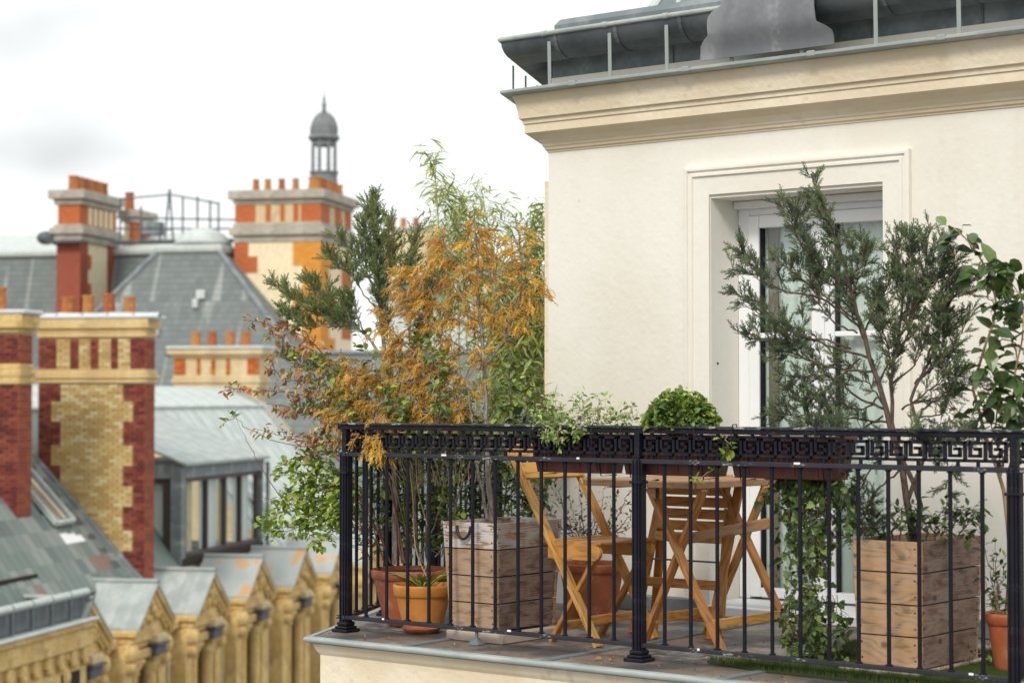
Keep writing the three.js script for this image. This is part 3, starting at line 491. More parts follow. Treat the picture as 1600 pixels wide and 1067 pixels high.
function orient(p, dir, up, s) {
  const x = dir.clone().normalize(), z = V().crossVectors(x, up); if (z.lengthSq() < 1e-5) z.set(0, 0, 1); z.normalize(); const y = V().crossVectors(z, x);
  return new THREE.Matrix4().makeBasis(x, y, z).scale(V(s, s, s)).setPosition(p);
}
const rv = r => V(r() * 2 - 1, r() * 2 - 1, r() * 2 - 1);
function instanced(parent, name, geo, items, mat) {
  const im = new THREE.InstancedMesh(geo, mat, items.length); items.forEach((t, i) => { im.setMatrixAt(i, t.m); im.setColorAt(i, t.c); });
  im.name = name; im.userData.kind = 'stuff'; im.castShadow = im.receiveShadow = true; parent.add(im); return im;
}
const whiteLeaf = leafMat(1, 1, 1, .3, .5), whiteGloss = leafMat(1, 1, 1, .22, .32), whiteDry = leafMat(1, 1, 1, .2, .9), whiteConifer = leafMat(1, 1, 1, .12, .8);
// the nearest leaves are meshes of their own, the rest one mass
const leafMats = new Map();
function addLeaves(parent, geos, items, base, singles, name = 'leaf') {
  const inv = parent.position; items.forEach(t => { t.d = V().setFromMatrixPosition(t.m).distanceToSquared(CAM); }); items.sort((a, b) => a.d - b.d);
  const toLocal = new THREE.Matrix4().makeTranslation(-inv.x, -inv.y, -inv.z);
  items.forEach(t => t.m.premultiply(toLocal));
  items.slice(0, singles).forEach(t => {
    const key = base.uuid + [t.c.r, t.c.g, t.c.b].map(x => Math.round(Math.log2(Math.max(x, .004)) * 3)).join(); let m = leafMats.get(key);
    if (!m) { m = base.clone(); m.color.copy(t.c); leafMats.set(key, m); }
    const o = new THREE.Mesh(geos[t.g % geos.length], m); o.name = name; o.applyMatrix4(t.m); o.castShadow = o.receiveShadow = true; parent.add(o);
  });
  const rest = items.slice(singles); geos.forEach((g, k) => { const it = rest.filter(t => t.g % geos.length === k); if (it.length) instanced(parent, 'foliage', g, it, base); });
}
const col = (c, r, v = .25) => { const b = 1 + (r() * 2 - 1) * v; return lin(c[0] * b * (1 + (r() - .5) * .15), c[1] * b, c[2] * b); };
// px: bough as [x, y, dz] read off the photograph, set at the plant's own distance z
function path(px, z, n = 14) { return new THREE.CatmullRomCurve3(px.map(([x, y, d = 0]) => onZ(x, y, z + d))).getPoints(n); }
function along(pts, t) { const L = pts.length - 1, f = Math.min(L - 1e-4, Math.max(0, t * L)), i = Math.floor(f); return [pts[i].clone().lerp(pts[i + 1], f - i), pts[i + 1].clone().sub(pts[i]).normalize()]; }
const plen = pts => pts.slice(1).reduce((s, p, i) => s + p.distanceTo(pts[i]), 0);
// conifer sprays: an axis with short pointed side shoots
function sprayGeo(seed, L, n, w, flat) {
  const r = rng(seed), tri = [], cone = (a, b, rad) => { const d = b.clone().sub(a).normalize(), u = V(0, 1, 0).cross(d).normalize(), v = d.clone().cross(u); const q = [0, 1, 2].map(k => a.clone().addScaledVector(u, rad * Math.cos(k * 2.094)).addScaledVector(v, rad * Math.sin(k * 2.094))); for (let k = 0; k < 3; k++) tri.push(q[k], q[(k + 1) % 3], b); };
  cone(V(0, 0, 0), V(L, 0, 0), w * .8);
  for (let i = 0; i < n; i++) { const t = .08 + .88 * i / n, l = L * (.42 - .28 * t) * (.7 + .6 * r()), a = i * 2.4 + r(), b = V(t * L + l * .8, l * .75 * Math.cos(a) * flat, l * .75 * Math.sin(a)); const p = V(t * L, 0, 0); cone(p, b, w); 
    for (let k = 0; k < 2; k++) { const m = p.clone().lerp(b, .35 + .3 * k), e = m.clone().add(V(l * .32, l * .3 * (r() - .5), l * .5 * (r() - .5))); cone(m, e, w * .8); } }
  return solid(tri);
}
const juniper = [1, 2, 3].map(s => sprayGeo(s, .052, 11, .0021, .9)), deadSpray = [4, 5, 6].map(s => sprayGeo(s, .060, 9, .0023, .6));
function conifer(label, category, pos, boughs, o) {
  const t = thing(o.name, label, category, pos), r = rng(o.seed), wood = [], twigs = [], items = [];
  const all = [];
  for (const b of boughs) {
    const pts = path(b.px, o.z, 18), L = plen(pts); pts.forEach((p, i) => { if (i && i < pts.length - 1) p.add(rv(r).multiplyScalar(.006)); });
    all.push({ ...b, pts });
    const f0 = b.f0 ?? .2, ns = b.subs ?? Math.round(L * (1 - f0) * (o.subs ?? 0));   // side boughs
    for (let i = 0; i < ns; i++) {
      const u = (i + r()) / ns, [p, d] = along(pts, f0 + (.97 - f0) * u), sd = rv(r); sd.addScaledVector(d, -sd.dot(d)).normalize();
      const sl = (o.subLen ?? .14) * (.5 + .7 * r()) * (1.15 - .75 * u), dir = d.clone().multiplyScalar(.8).addScaledVector(sd, .95).add(V(0, o.rise * .8, 0)).normalize(), q = [p], w = dir.clone(); for (let k = 1; k <= 6; k++) { w.add(V(0, (o.subCurl ?? .1), 0)).addScaledVector(rv(r), .12).normalize(); q.push(q[k - 1].clone().addScaledVector(w, sl / 6)); }
      all.push({ pts: q, r: .0028, f0: .12, tw: (b.tw ?? o.tw) * .62, dens: (o.subDens ?? 1), ss: b.ss });
    }
  }
  for (const b of all) {
    const pts = b.pts, L = plen(pts), r0 = b.r ?? .005, f0 = b.f0 ?? .2;
    wood.push(limb(pts, pts.map((_, i) => r0 * (1 - .82 * i / pts.length)), 6));
    const step = (o.step ?? .016) / (b.dens ?? 1), n = Math.floor(L * (1 - f0) / step);
    for (let i = 0; i < n; i++) {
      const u = i / n, tt = f0 + (1 - f0) * (u + r() * .6 / n), [p, d] = along(pts, tt), side = rv(r); side.addScaledVector(d, -side.dot(d)).normalize();
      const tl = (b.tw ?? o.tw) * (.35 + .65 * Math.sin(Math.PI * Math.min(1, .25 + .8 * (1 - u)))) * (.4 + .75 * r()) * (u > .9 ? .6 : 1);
      const dir = d.clone().multiplyScalar(.75 + .5 * r()).addScaledVector(side, .9).add(V(0, o.rise * (.5 + r()), 0)).normalize(), e = p.clone().addScaledVector(dir, tl).add(V(0, -(o.droop ?? 0) * tl * (.4 + r()), 0));
      const m = p.clone().lerp(e, .5).add(V(0, .12 * tl, 0)); twigs.push(limb([p, m, e], [.0016, .0012, .0006], 3));
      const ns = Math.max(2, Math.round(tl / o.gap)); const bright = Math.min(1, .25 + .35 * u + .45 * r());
      for (let k = 0; k <= ns; k++) {
        if (r() < (o.bare ?? 0)) continue;
        const s = .2 + .8 * k / ns, q = along([p, m, e], s), sd = rv(r); sd.addScaledVector(q[1], -sd.dot(q[1])).normalize();
        const dd = q[1].clone().addScaledVector(sd, k === ns ? .15 : .75).add(V(0, o.sprayDrop ?? .1, 0));
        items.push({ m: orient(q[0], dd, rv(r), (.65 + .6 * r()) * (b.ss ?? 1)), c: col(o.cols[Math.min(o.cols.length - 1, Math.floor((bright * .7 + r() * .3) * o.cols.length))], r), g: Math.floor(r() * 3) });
      }
    }
  }
  const inv = V(...pos).negate(); mesh(t, 'branches', wood.map(g => g.translate(inv.x, inv.y, inv.z)), o.bark); mesh(t, 'twigs', twigs.map(g => g.translate(inv.x, inv.y, inv.z)), o.bark2 ?? barkRed);
  addLeaves(t, o.geos, items, o.mat, 0);
  return t;
}
const barkBrown = std({ map: tex((u, v) => mix([.05, .034, .026], [.15, .105, .08], sst(grainF(u * 16, v * 64) * .6 + rub(u, v) * .4, .3, .7)), 256, 256, [.2, .08]), roughness: .95 });
const B = (f0, tw, px, x = {}) => ({ f0, tw, px, ...x });
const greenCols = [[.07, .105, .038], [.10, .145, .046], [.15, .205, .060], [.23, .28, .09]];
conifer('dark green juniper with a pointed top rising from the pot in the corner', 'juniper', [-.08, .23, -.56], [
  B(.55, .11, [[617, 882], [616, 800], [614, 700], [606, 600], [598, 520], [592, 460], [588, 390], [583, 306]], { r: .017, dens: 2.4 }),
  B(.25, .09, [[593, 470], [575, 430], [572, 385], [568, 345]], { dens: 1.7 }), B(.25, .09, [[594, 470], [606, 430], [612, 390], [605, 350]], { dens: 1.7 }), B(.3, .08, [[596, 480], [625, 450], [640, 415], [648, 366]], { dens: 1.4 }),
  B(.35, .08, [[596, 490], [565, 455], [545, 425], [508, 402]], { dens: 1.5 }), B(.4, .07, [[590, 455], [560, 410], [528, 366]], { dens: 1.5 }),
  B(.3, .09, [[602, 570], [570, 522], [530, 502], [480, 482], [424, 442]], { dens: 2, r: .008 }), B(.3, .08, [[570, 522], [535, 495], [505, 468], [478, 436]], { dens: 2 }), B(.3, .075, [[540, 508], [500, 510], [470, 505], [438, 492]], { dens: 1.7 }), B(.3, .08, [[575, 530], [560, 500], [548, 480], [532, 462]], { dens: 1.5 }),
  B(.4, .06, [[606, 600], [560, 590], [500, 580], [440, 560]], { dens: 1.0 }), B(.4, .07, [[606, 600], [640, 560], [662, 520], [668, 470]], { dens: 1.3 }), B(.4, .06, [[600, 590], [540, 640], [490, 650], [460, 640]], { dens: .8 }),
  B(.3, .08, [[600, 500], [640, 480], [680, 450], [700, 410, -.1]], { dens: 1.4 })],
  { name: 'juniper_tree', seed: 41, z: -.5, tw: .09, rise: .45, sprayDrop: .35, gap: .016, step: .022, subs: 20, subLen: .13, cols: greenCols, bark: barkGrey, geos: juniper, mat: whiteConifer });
conifer('dead thuja with drooping orange brown foliage growing in the weathered planter', 'dead thuja', [.73, .5, -.31], [
  B(.5, .09, [[768, 812], [765, 740], [760, 650], [757, 575], [750, 480], [745, 410], [741, 330]], { r: .015, dens: 1.2 }), B(.75, .06, [[762, 812], [752, 760], [744, 720], [738, 660], [730, 610], [690, 560]], { r: .009, dens: .9 }),
  B(.25, .08, [[757, 572], [785, 535], [812, 460], [815, 400], [806, 342]], { r: .008 }), B(.3, .08, [[775, 545], [815, 515], [828, 480], [834, 436]], { dens: .9 }), B(.3, .07, [[790, 520], [780, 470], [775, 420], [782, 370]], { dens: .9 }), B(.3, .06, [[800, 480], [818, 450], [826, 400]], { dens: .9 }),
  B(.2, .1, [[755, 565], [715, 540], [664, 500], [638, 465], [622, 420]], { r: .007, dens: 1.5 }), B(.2, .09, [[747, 450], [720, 420], [700, 395], [690, 362]], { dens: 1.5 }), B(.2, .1, [[748, 480], [705, 455], [668, 425], [640, 425]], { dens: 1.7 }), B(.2, .08, [[745, 420], [735, 395], [745, 365], [756, 350]], {}),
  B(.25, .1, [[752, 520], [715, 500], [680, 475], [650, 470]], { dens: 1.6 }), B(.3, .1, [[757, 610], [720, 590], [680, 575], [640, 560]], { dens: 1.4, r: .006 }),
  B(.25, .09, [[757, 655], [735, 640], [694, 616], [650, 585], [612, 560]], { dens: 1.2, r: .006 }), B(.3, .085, [[722, 648], [674, 646], [620, 636], [570, 630], [530, 596]], { dens: 1.5, r: .006 }), B(.5, .08, [[674, 646], [630, 610], [580, 590], [545, 585]], { dens: 1.3 }),
  B(.3, .09, [[694, 616], [650, 600], [600, 600], [560, 570], [520, 565]], { dens: 1.4 }), B(.3, .09, [[674, 646], [640, 655], [600, 655], [560, 650], [510, 640]], { dens: 1.3 }), B(.2, .09, [[735, 640], [700, 645], [660, 655], [630, 665]], { dens: 1.1 }), B(.3, .1, [[680, 575], [640, 545], [610, 520], [600, 480]], { dens: 1.3 }), B(.3, .1, [[664, 500], [640, 510], [615, 540], [610, 570]], { dens: 1.2 }),
  B(.5, .06, [[620, 636], [595, 640], [585, 665, .24], [580, 705, .33]], { dens: 2.2 }), B(.5, .06, [[640, 640], [612, 640], [598, 660, .24], [592, 708, .33]], { dens: 2 }), B(.4, .07, [[740, 560], [725, 600], [715, 640], [710, 665]], { dens: 1 }), B(.4, .08, [[735, 545], [700, 560], [660, 600], [655, 645]], { dens: 1.2 }), B(.3, .07, [[760, 540], [770, 500], [790, 470], [800, 420]], {}), B(.3, .07, [[757, 560], [740, 520], [725, 470], [728, 400]], { dens: 1.2 })],
  { name: 'dead_thuja_tree', seed: 43, z: -.3, tw: .09, rise: -.15, droop: .35, sprayDrop: -.75, gap: .017, step: .028, subs: 12, subLen: .13, subCurl: -.05, bare: .07, cols: [[.34, .15, .026], [.56, .28, .036], [.68, .40, .055], [.74, .50, .11]], bark: barkGrey, bark2: bark, geos: deadSpray, mat: whiteDry });
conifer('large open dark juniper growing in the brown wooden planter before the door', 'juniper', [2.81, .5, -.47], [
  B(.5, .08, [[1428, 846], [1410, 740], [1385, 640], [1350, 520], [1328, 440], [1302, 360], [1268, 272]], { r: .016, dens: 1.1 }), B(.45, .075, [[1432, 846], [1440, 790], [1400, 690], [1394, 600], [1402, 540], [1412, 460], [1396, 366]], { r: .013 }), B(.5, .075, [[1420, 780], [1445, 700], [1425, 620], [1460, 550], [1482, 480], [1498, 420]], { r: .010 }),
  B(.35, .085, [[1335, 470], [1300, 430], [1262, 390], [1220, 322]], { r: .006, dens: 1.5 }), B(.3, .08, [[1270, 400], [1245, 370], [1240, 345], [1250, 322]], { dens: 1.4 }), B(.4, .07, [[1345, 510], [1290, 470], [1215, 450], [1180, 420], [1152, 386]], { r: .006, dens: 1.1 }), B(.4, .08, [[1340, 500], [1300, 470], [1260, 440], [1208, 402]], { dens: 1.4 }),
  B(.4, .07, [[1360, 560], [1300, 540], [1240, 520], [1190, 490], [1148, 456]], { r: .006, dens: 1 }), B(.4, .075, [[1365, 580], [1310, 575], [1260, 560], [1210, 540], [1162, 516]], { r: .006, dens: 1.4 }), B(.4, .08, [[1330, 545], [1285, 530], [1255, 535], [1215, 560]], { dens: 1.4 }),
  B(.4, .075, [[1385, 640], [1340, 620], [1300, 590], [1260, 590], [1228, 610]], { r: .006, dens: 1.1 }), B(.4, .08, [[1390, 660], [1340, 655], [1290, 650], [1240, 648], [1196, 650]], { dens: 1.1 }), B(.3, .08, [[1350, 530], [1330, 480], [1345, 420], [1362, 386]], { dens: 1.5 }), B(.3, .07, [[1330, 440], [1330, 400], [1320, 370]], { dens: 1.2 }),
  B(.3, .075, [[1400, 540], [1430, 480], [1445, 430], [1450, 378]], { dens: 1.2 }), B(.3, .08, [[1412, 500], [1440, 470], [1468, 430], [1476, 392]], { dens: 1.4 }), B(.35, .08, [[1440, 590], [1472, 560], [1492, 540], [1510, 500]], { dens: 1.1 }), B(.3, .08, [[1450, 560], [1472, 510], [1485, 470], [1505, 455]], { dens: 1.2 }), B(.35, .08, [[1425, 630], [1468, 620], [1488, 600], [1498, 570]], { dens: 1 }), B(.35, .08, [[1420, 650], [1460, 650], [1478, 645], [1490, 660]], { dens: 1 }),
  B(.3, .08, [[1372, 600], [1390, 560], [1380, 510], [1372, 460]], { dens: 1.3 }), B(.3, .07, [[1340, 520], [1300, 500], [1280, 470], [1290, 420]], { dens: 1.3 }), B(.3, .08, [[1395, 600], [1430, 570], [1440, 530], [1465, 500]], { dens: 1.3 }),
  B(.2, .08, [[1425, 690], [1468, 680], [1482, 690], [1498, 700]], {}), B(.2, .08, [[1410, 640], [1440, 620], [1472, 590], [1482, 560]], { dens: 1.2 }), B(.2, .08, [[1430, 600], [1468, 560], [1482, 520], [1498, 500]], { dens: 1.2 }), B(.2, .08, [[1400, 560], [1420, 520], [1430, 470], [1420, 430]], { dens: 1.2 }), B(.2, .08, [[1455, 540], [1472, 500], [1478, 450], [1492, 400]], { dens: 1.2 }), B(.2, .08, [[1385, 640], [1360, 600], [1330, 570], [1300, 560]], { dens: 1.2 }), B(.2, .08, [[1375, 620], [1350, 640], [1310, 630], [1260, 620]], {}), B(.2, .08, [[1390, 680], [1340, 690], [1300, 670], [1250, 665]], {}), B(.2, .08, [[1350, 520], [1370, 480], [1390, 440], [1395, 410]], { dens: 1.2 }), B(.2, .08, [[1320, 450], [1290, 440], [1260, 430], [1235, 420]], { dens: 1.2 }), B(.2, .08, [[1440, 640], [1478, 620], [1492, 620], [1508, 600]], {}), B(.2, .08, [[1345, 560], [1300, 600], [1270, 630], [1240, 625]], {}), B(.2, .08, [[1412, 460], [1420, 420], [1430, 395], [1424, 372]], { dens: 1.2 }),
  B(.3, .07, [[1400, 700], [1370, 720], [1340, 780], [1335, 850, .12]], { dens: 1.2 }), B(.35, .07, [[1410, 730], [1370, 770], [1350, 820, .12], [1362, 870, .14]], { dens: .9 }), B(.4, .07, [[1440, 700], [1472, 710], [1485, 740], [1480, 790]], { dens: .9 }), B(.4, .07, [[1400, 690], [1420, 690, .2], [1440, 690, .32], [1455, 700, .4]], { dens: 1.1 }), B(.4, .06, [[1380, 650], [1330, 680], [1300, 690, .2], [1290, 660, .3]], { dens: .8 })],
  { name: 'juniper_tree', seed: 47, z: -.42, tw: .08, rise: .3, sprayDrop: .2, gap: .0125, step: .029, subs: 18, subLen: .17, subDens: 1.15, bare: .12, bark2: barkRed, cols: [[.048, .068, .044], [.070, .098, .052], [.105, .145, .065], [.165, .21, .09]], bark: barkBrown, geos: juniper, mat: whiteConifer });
// leafy shrubs: stems with alternate leaves
function shrub(label, category, pos, stems, o) {
  const t = thing(o.name, label, category, pos), r = rng(o.seed), wood = [], items = [];
  for (const s of stems) {
    const pts = path(s.px, o.z, 16), L = plen(pts), f0 = s.f0 ?? .2; pts.forEach((p, i) => { if (i) p.add(rv(r).multiplyScalar(.008)); });
    wood.push(limb(pts, pts.map((_, i) => (s.r ?? .004) * (1 - .8 * i / pts.length)), 5));
    const leafOn = (p, d, k) => { const sd = rv(r); sd.y *= .5; sd.addScaledVector(d, -sd.dot(d)).normalize(); const ld = d.clone().multiplyScalar(.5).addScaledVector(sd, 1).add(V(0, s.drop ?? o.drop ?? -.1, 0)); items.push({ m: orient(p, ld, V(0, 1, 0).add(rv(r).multiplyScalar(s.flut ?? o.flut ?? .5)), (.55 + .65 * r()) * (s.ls ?? 1)), c: col(pick(s.cols ?? o.cols, r), r, .3), g: Math.floor(r() * 8) }); };
    const n = Math.floor(L * (1 - f0) / (s.tstep ?? o.tstep));
    for (let i = 0; i < n; i++) {
      const u = (i + r()) / n, [p, d] = along(pts, f0 + (1 - f0) * u), sd = rv(r); sd.addScaledVector(d, -sd.dot(d)).normalize(); const tl = (s.tw ?? o.tw) * (.3 + .9 * r()) * (1 - .45 * u), e = p.clone().addScaledVector(d, tl * .6).addScaledVector(sd, tl * .8).add(V(0, (o.rise ?? .1) * tl, 0));
      if (tl > .03) wood.push(limb([p, p.clone().lerp(e, .5).add(V(0, .1 * tl, 0)), e], [.0015, .0011, .0006], 3));
      const m = Math.max(1, Math.round(tl / o.gap)); for (let k = 1; k <= m; k++) leafOn(...along([p, e], k / m * .999));
    }
    leafOn(pts[16], along(pts, .99)[1]);
  }
  const inv = V(...pos).negate(); mesh(t, 'stems', wood.map(g => g.translate(inv.x, inv.y, inv.z)), o.bark ?? bark);
  addLeaves(t, o.geos, items, o.mat ?? whiteLeaf, o.singles ?? 0);
  return t;
}
const beech = [leafGeo(.047, .031, .25, .2), leafGeo(.038, .027, .4, .3)], dry = [leafGeo(.042, .016, 1.1, .55), leafGeo(.036, .014, 1.4, -.4), leafGeo(.03, .018, .8, .7)];
const freshC = [[.24, .34, .035], [.31, .42, .05], [.17, .26, .028], [.38, .47, .075]], dryC = [[.40, .19, .085], [.50, .27, .11], [.30, .125, .06], [.56, .36, .16]], midC = [[.11, .19, .035], [.15, .25, .042], [.085, .145, .03], [.20, .30, .055]], darkC = [[.05, .085, .026], [.07, .115, .032], [.09, .14, .036], [.038, .062, .022]];
const S = (px, x = {}) => ({ px, ...x });
shrub('beech shrub with curled brown dry leaves reaching out over the street', 'shrub', [-.05, .23, -.5], [
  S([[628, 880], [610, 760], [570, 670], [480, 620], [352, 605]], { f0: .45, r: .006, tw: .09 }), S([[632, 880], [600, 720], [540, 600], [470, 525], [384, 500]], { f0: .45, r: .006, tw: .08 }), S([[560, 640], [500, 600], [440, 590], [420, 560]], { f0: .2 }), S([[548, 610], [500, 560], [450, 540], [414, 520]], { f0: .2 }), S([[580, 680], [520, 650], [470, 640], [426, 632]], { f0: .2 }), S([[570, 670], [530, 620], [480, 580], [440, 545]], { f0: .1 }), S([[590, 700], [540, 690], [480, 690], [400, 672]], { f0: .3 }), S([[600, 720], [560, 700], [520, 700], [450, 720]], { f0: .3, tw: .05 }), S([[575, 660], [530, 640], [500, 615], [470, 600]], { f0: .1 }), S([[560, 650], [520, 665], [500, 680], [470, 690]], { f0: .2 })],
  { name: 'beech_shrub', seed: 61, z: -.42, tw: .085, tstep: .019, gap: .019, cols: [...dryC, ...dryC, ...freshC.slice(0, 2)], geos: [...dry, beech[0]], bark: barkRed, mat: whiteDry, drop: -.75, flut: 1.2, singles: 260 });
shrub('young green hornbeam twigs pushing out through the corner railing', 'shrub', [0, .23, -.6], [
  S([[610, 880], [580, 800], [520, 775], [460, 790], [408, 822]], { f0: .3 }), S([[600, 880], [570, 810], [510, 800], [450, 830], [415, 832]], { f0: .3 }), S([[600, 860], [560, 780], [490, 745], [430, 742]], { f0: .35, tw: .06 }), S([[590, 850], [540, 800], [490, 790], [450, 770]], { f0: .2 }), S([[580, 850], [545, 810], [520, 830], [495, 850]], { f0: .2 }), S([[600, 850], [560, 760], [500, 720], [470, 712]], { f0: .35, tw: .07 }), S([[580, 800], [540, 770], [500, 765], [470, 755]], { f0: .1 }), S([[560, 790], [510, 810], [480, 830], [470, 815]], { f0: .1 }), S([[590, 700], [540, 690], [470, 700], [380, 665], [366, 652]], { f0: .97, r: .0035 }), S([[600, 840], [560, 770], [510, 735], [440, 722]], { f0: .3, tw: .06 }), S([[580, 790], [530, 765], [470, 770], [425, 790]], { f0: .2, tw: .06 }), S([[590, 830], [450, 790], [400, 715], [385, 690], [367, 650]], { f0: .985, r: .003 })],
  { name: 'hornbeam_shrub', seed: 63, z: -.45, tw: .085, tstep: .0095, gap: .018, cols: freshC, geos: beech, bark: barkRed, drop: .05, flut: .6, singles: 290 });
shrub('yellow green leafy shrub woven through the dead thuja branches', 'shrub', [.3, .3, -.4], [
  ...[[500, 640], [520, 610], [545, 660], [560, 620], [590, 580], [610, 640], [625, 560], [640, 610], [655, 520], [670, 580], [690, 640], [700, 540], [720, 600], [735, 650], [650, 650], [580, 650], [605, 520], [760, 640], [680, 500], [640, 480], [615, 600], [665, 620], [700, 620], [570, 600], [535, 640], [745, 600], [780, 610], [790, 650], [600, 660], [710, 470]].map(([x, y], i) => S([[610 + (x - 500) * .5, 760], [610 + (x - 560) * .72, 700], [640 + (x - 640) * .9, y + 40], [x, y]], { f0: .3, r: .0025 }))],
  { name: 'privet_shrub', seed: 64, z: -.42, tw: .10, tstep: .0125, gap: .019, cols: [[.40, .42, .06], [.50, .50, .10], [.32, .38, .05], [.56, .46, .10], [.26, .34, .045]], geos: [leafGeo(.036, .019), leafGeo(.03, .017)], bark, drop: -.05, flut: .8, singles: 120 });
shrub('fresh green suckers among the dry branches behind the railing corner', 'shrub', [.25, .1, -.6], [
  S([[640, 880], [650, 760], [640, 640], [655, 470]], { f0: .3, tw: .07 }), S([[655, 880], [690, 780], [700, 680], [690, 560]], { f0: .3 }), S([[640, 860], [600, 740], [580, 660], [570, 590]], { f0: .3 }), S([[700, 860], [720, 760], [745, 680], [720, 600]], { f0: .3 }), S([[660, 880], [630, 800], [640, 730], [625, 690]], { f0: .1, tw: .1 }), S([[680, 870], [710, 820], [690, 760], [700, 720]], { f0: .1, tw: .1 }), S([[650, 860], [600, 800], [600, 740], [590, 715]], { f0: .1, tw: .1 }), S([[655, 870], [640, 720, .3], [620, 640, .35], [560, 520, .3]], { f0: .35 }), S([[665, 870], [670, 720, .3], [690, 620, .35], [660, 520, .32]], { f0: .35 }), S([[690, 870], [735, 720, .3], [790, 640, .3], [800, 560, .3]], { f0: .4 }), S([[640, 870], [600, 700, .3], [545, 640, .3], [500, 560, .3]], { f0: .4 })],
  { name: 'sucker_shrub', seed: 65, z: -.56, tw: .10, tstep: .013, gap: .022, cols: [...freshC, ...midC], geos: beech, drop: 0, singles: 120 });
shrub('dense leafy hedge plant filling the back of the balcony corner', 'shrub', [.2, 0, -1.2], [
  ...[560, 590, 620, 650, 680, 710, 740, 770, 800, 830].flatMap((x, i) => [S([[x + 20, 890], [x, 800], [x - 8 + (i % 3) * 8, 720], [x + (i % 2 ? 10 : -10), 655 - (i % 3) * 14]], { f0: .05 }), S([[x + 10, 870], [x + 20, 780], [x + 26, 700], [x + 14, 665]], { f0: .1, cols: darkC })])],
  { name: 'hedge_shrub', seed: 67, z: -.85, tw: .13, tstep: .0125, gap: .03, cols: [...midC, ...darkC.slice(0, 2), ...midC, ...freshC], geos: [leafGeo(.062, .03), leafGeo(.052, .026)], drop: -.1, singles: 120 });
shrub('climbing jasmine with pale flower heads against the house corner', 'climber', [.2, 0, -1.6], [
  S([[850, 900], [835, 760], [820, 660], [830, 590]], { f0: .3 }), S([[840, 900], [815, 740], [800, 650], [790, 600]], { f0: .3 }), S([[830, 880], [840, 740], [846, 650], [842, 610]], { f0: .4 }), S([[800, 880], [790, 760], [770, 680], [775, 620]], { f0: .3 }), S([[820, 880], [860, 740], [862, 680], [850, 640]], { f0: .3 })],
  { name: 'climbing_jasmine', seed: 69, z: -1.5, tw: .12, tstep: .013, gap: .03, cols: [...freshC, ...midC], geos: [leafGeo(.07, .024), leafGeo(.06, .02)], drop: -.15, singles: 60 });
// bamboo behind the corner
{
  const stems = [[[700, 700], [694, 450], [684, 330], [678, 245]], [[720, 700], [716, 460], [712, 360], [700, 300]], [[745, 700], [740, 460], [735, 380], [722, 310]], [[770, 700], [766, 480], [765, 370], [752, 300]], [[790, 700], [792, 480], [800, 390], [780, 330]], [[812, 700], [818, 480], [830, 390], [846, 335]], [[830, 700], [836, 500], [840, 420], [828, 340]], [[845, 700], [846, 520], [844, 440], [838, 380]], [[680, 700], [690, 520], [700, 420], [712, 350]], [[800, 700], [805, 560], [815, 500], [842, 450]], [[760, 700], [775, 560], [790, 500], [812, 440]], [[735, 700], [730, 560], [728, 480], [720, 420]], ...[770, 785, 800, 812, 824, 834, 842, 848].flatMap((x, i) => [[[x, 720], [x + 2, 600], [x - 4, 500], [x - 8 + (i % 3) * 8, 400 + (i % 4) * 25]], [[x - 4, 720], [x, 640], [x + 4, 560], [x - 6, 480 + (i % 3) * 30]]])];
  shrub('tall pale green bamboo growing behind the corner of the house', 'bamboo', [-.4, 0, -2.4], stems.map(px => S(px, { f0: .25, r: .006 })),
    { name: 'bamboo', seed: 71, z: -2.5, tw: .2, tstep: .013, gap: .04, rise: .25, cols: [[.42, .47, .11], [.33, .40, .08], [.52, .55, .19], [.25, .33, .065]], geos: [leafGeo(.11, .014, .3, .25), leafGeo(.09, .012, .3, .35)], bark: std({ color: lin(.35, .36, .14), roughness: .6 }), mat: leafMat(1, 1, 1, .45, .6), drop: -.45, flut: .8, singles: 0 });
}
shrub('sparse half bare box shrub in the dark pot behind the open chair', 'shrub', [.57, .27, -1.22], [
  ...[[870, 760], [890, 775], [905, 745], [925, 750], [945, 760], [965, 775], [985, 765], [998, 790], [855, 790], [930, 790], [960, 800], [990, 820], [880, 810], [905, 800]].map(([x, y], i) => S([[925, 892], [920 + (x - 920) * .3, 850], [920 + (x - 920) * .75, 800 + (y - 760) * .5], [x, y]], { f0: .25 }))],
  { name: 'box_shrub', seed: 73, z: -1.2, tw: .06, tstep: .021, gap: .017, cols: [[.05, .055, .03], [.08, .085, .035], [.10, .06, .04], [.045, .075, .022], [.16, .10, .06]], geos: [leafGeo(.024, .014), leafGeo(.02, .012)], bark: barkRed, drop: 0, flut: 1, singles: 0 });
{ // grass blades and a thin stem in the small pot
  const t = thing('spider_plant', 'tuft of narrow grassy leaves growing in the small orange pot', 'pot plant', [.165, .19, -.375]), r = rng(81), items = [], g = [leafGeo(.17, .011, .4, .9), leafGeo(.13, .009, .4, .5)];
  for (let i = 0; i < 46; i++) { const a = r() * 6.28, d = V(Math.cos(a), 1.1 + r(), Math.sin(a)); items.push({ m: orient(V(.165 + .07 * (r() - .5), .185, -.375 + .07 * (r() - .5)), d, V(0, 1, 0).add(rv(r).multiplyScalar(.3)), .5 + r() * .8), c: col(pick(freshC, r), r), g: i }); }
  addLeaves(t, g, items, whiteLeaf, 46);
  mesh(t, 'stem', [limb(path([[668, 905], [650, 860], [645, 780], [640, 730]], -.375).map(p => p.sub(t.position)), .004, 5), limb(path([[660, 905], [672, 850], [652, 760], [650, 690]], -.375).map(p => p.sub(t.position)), .003, 5)], stemTan);
}
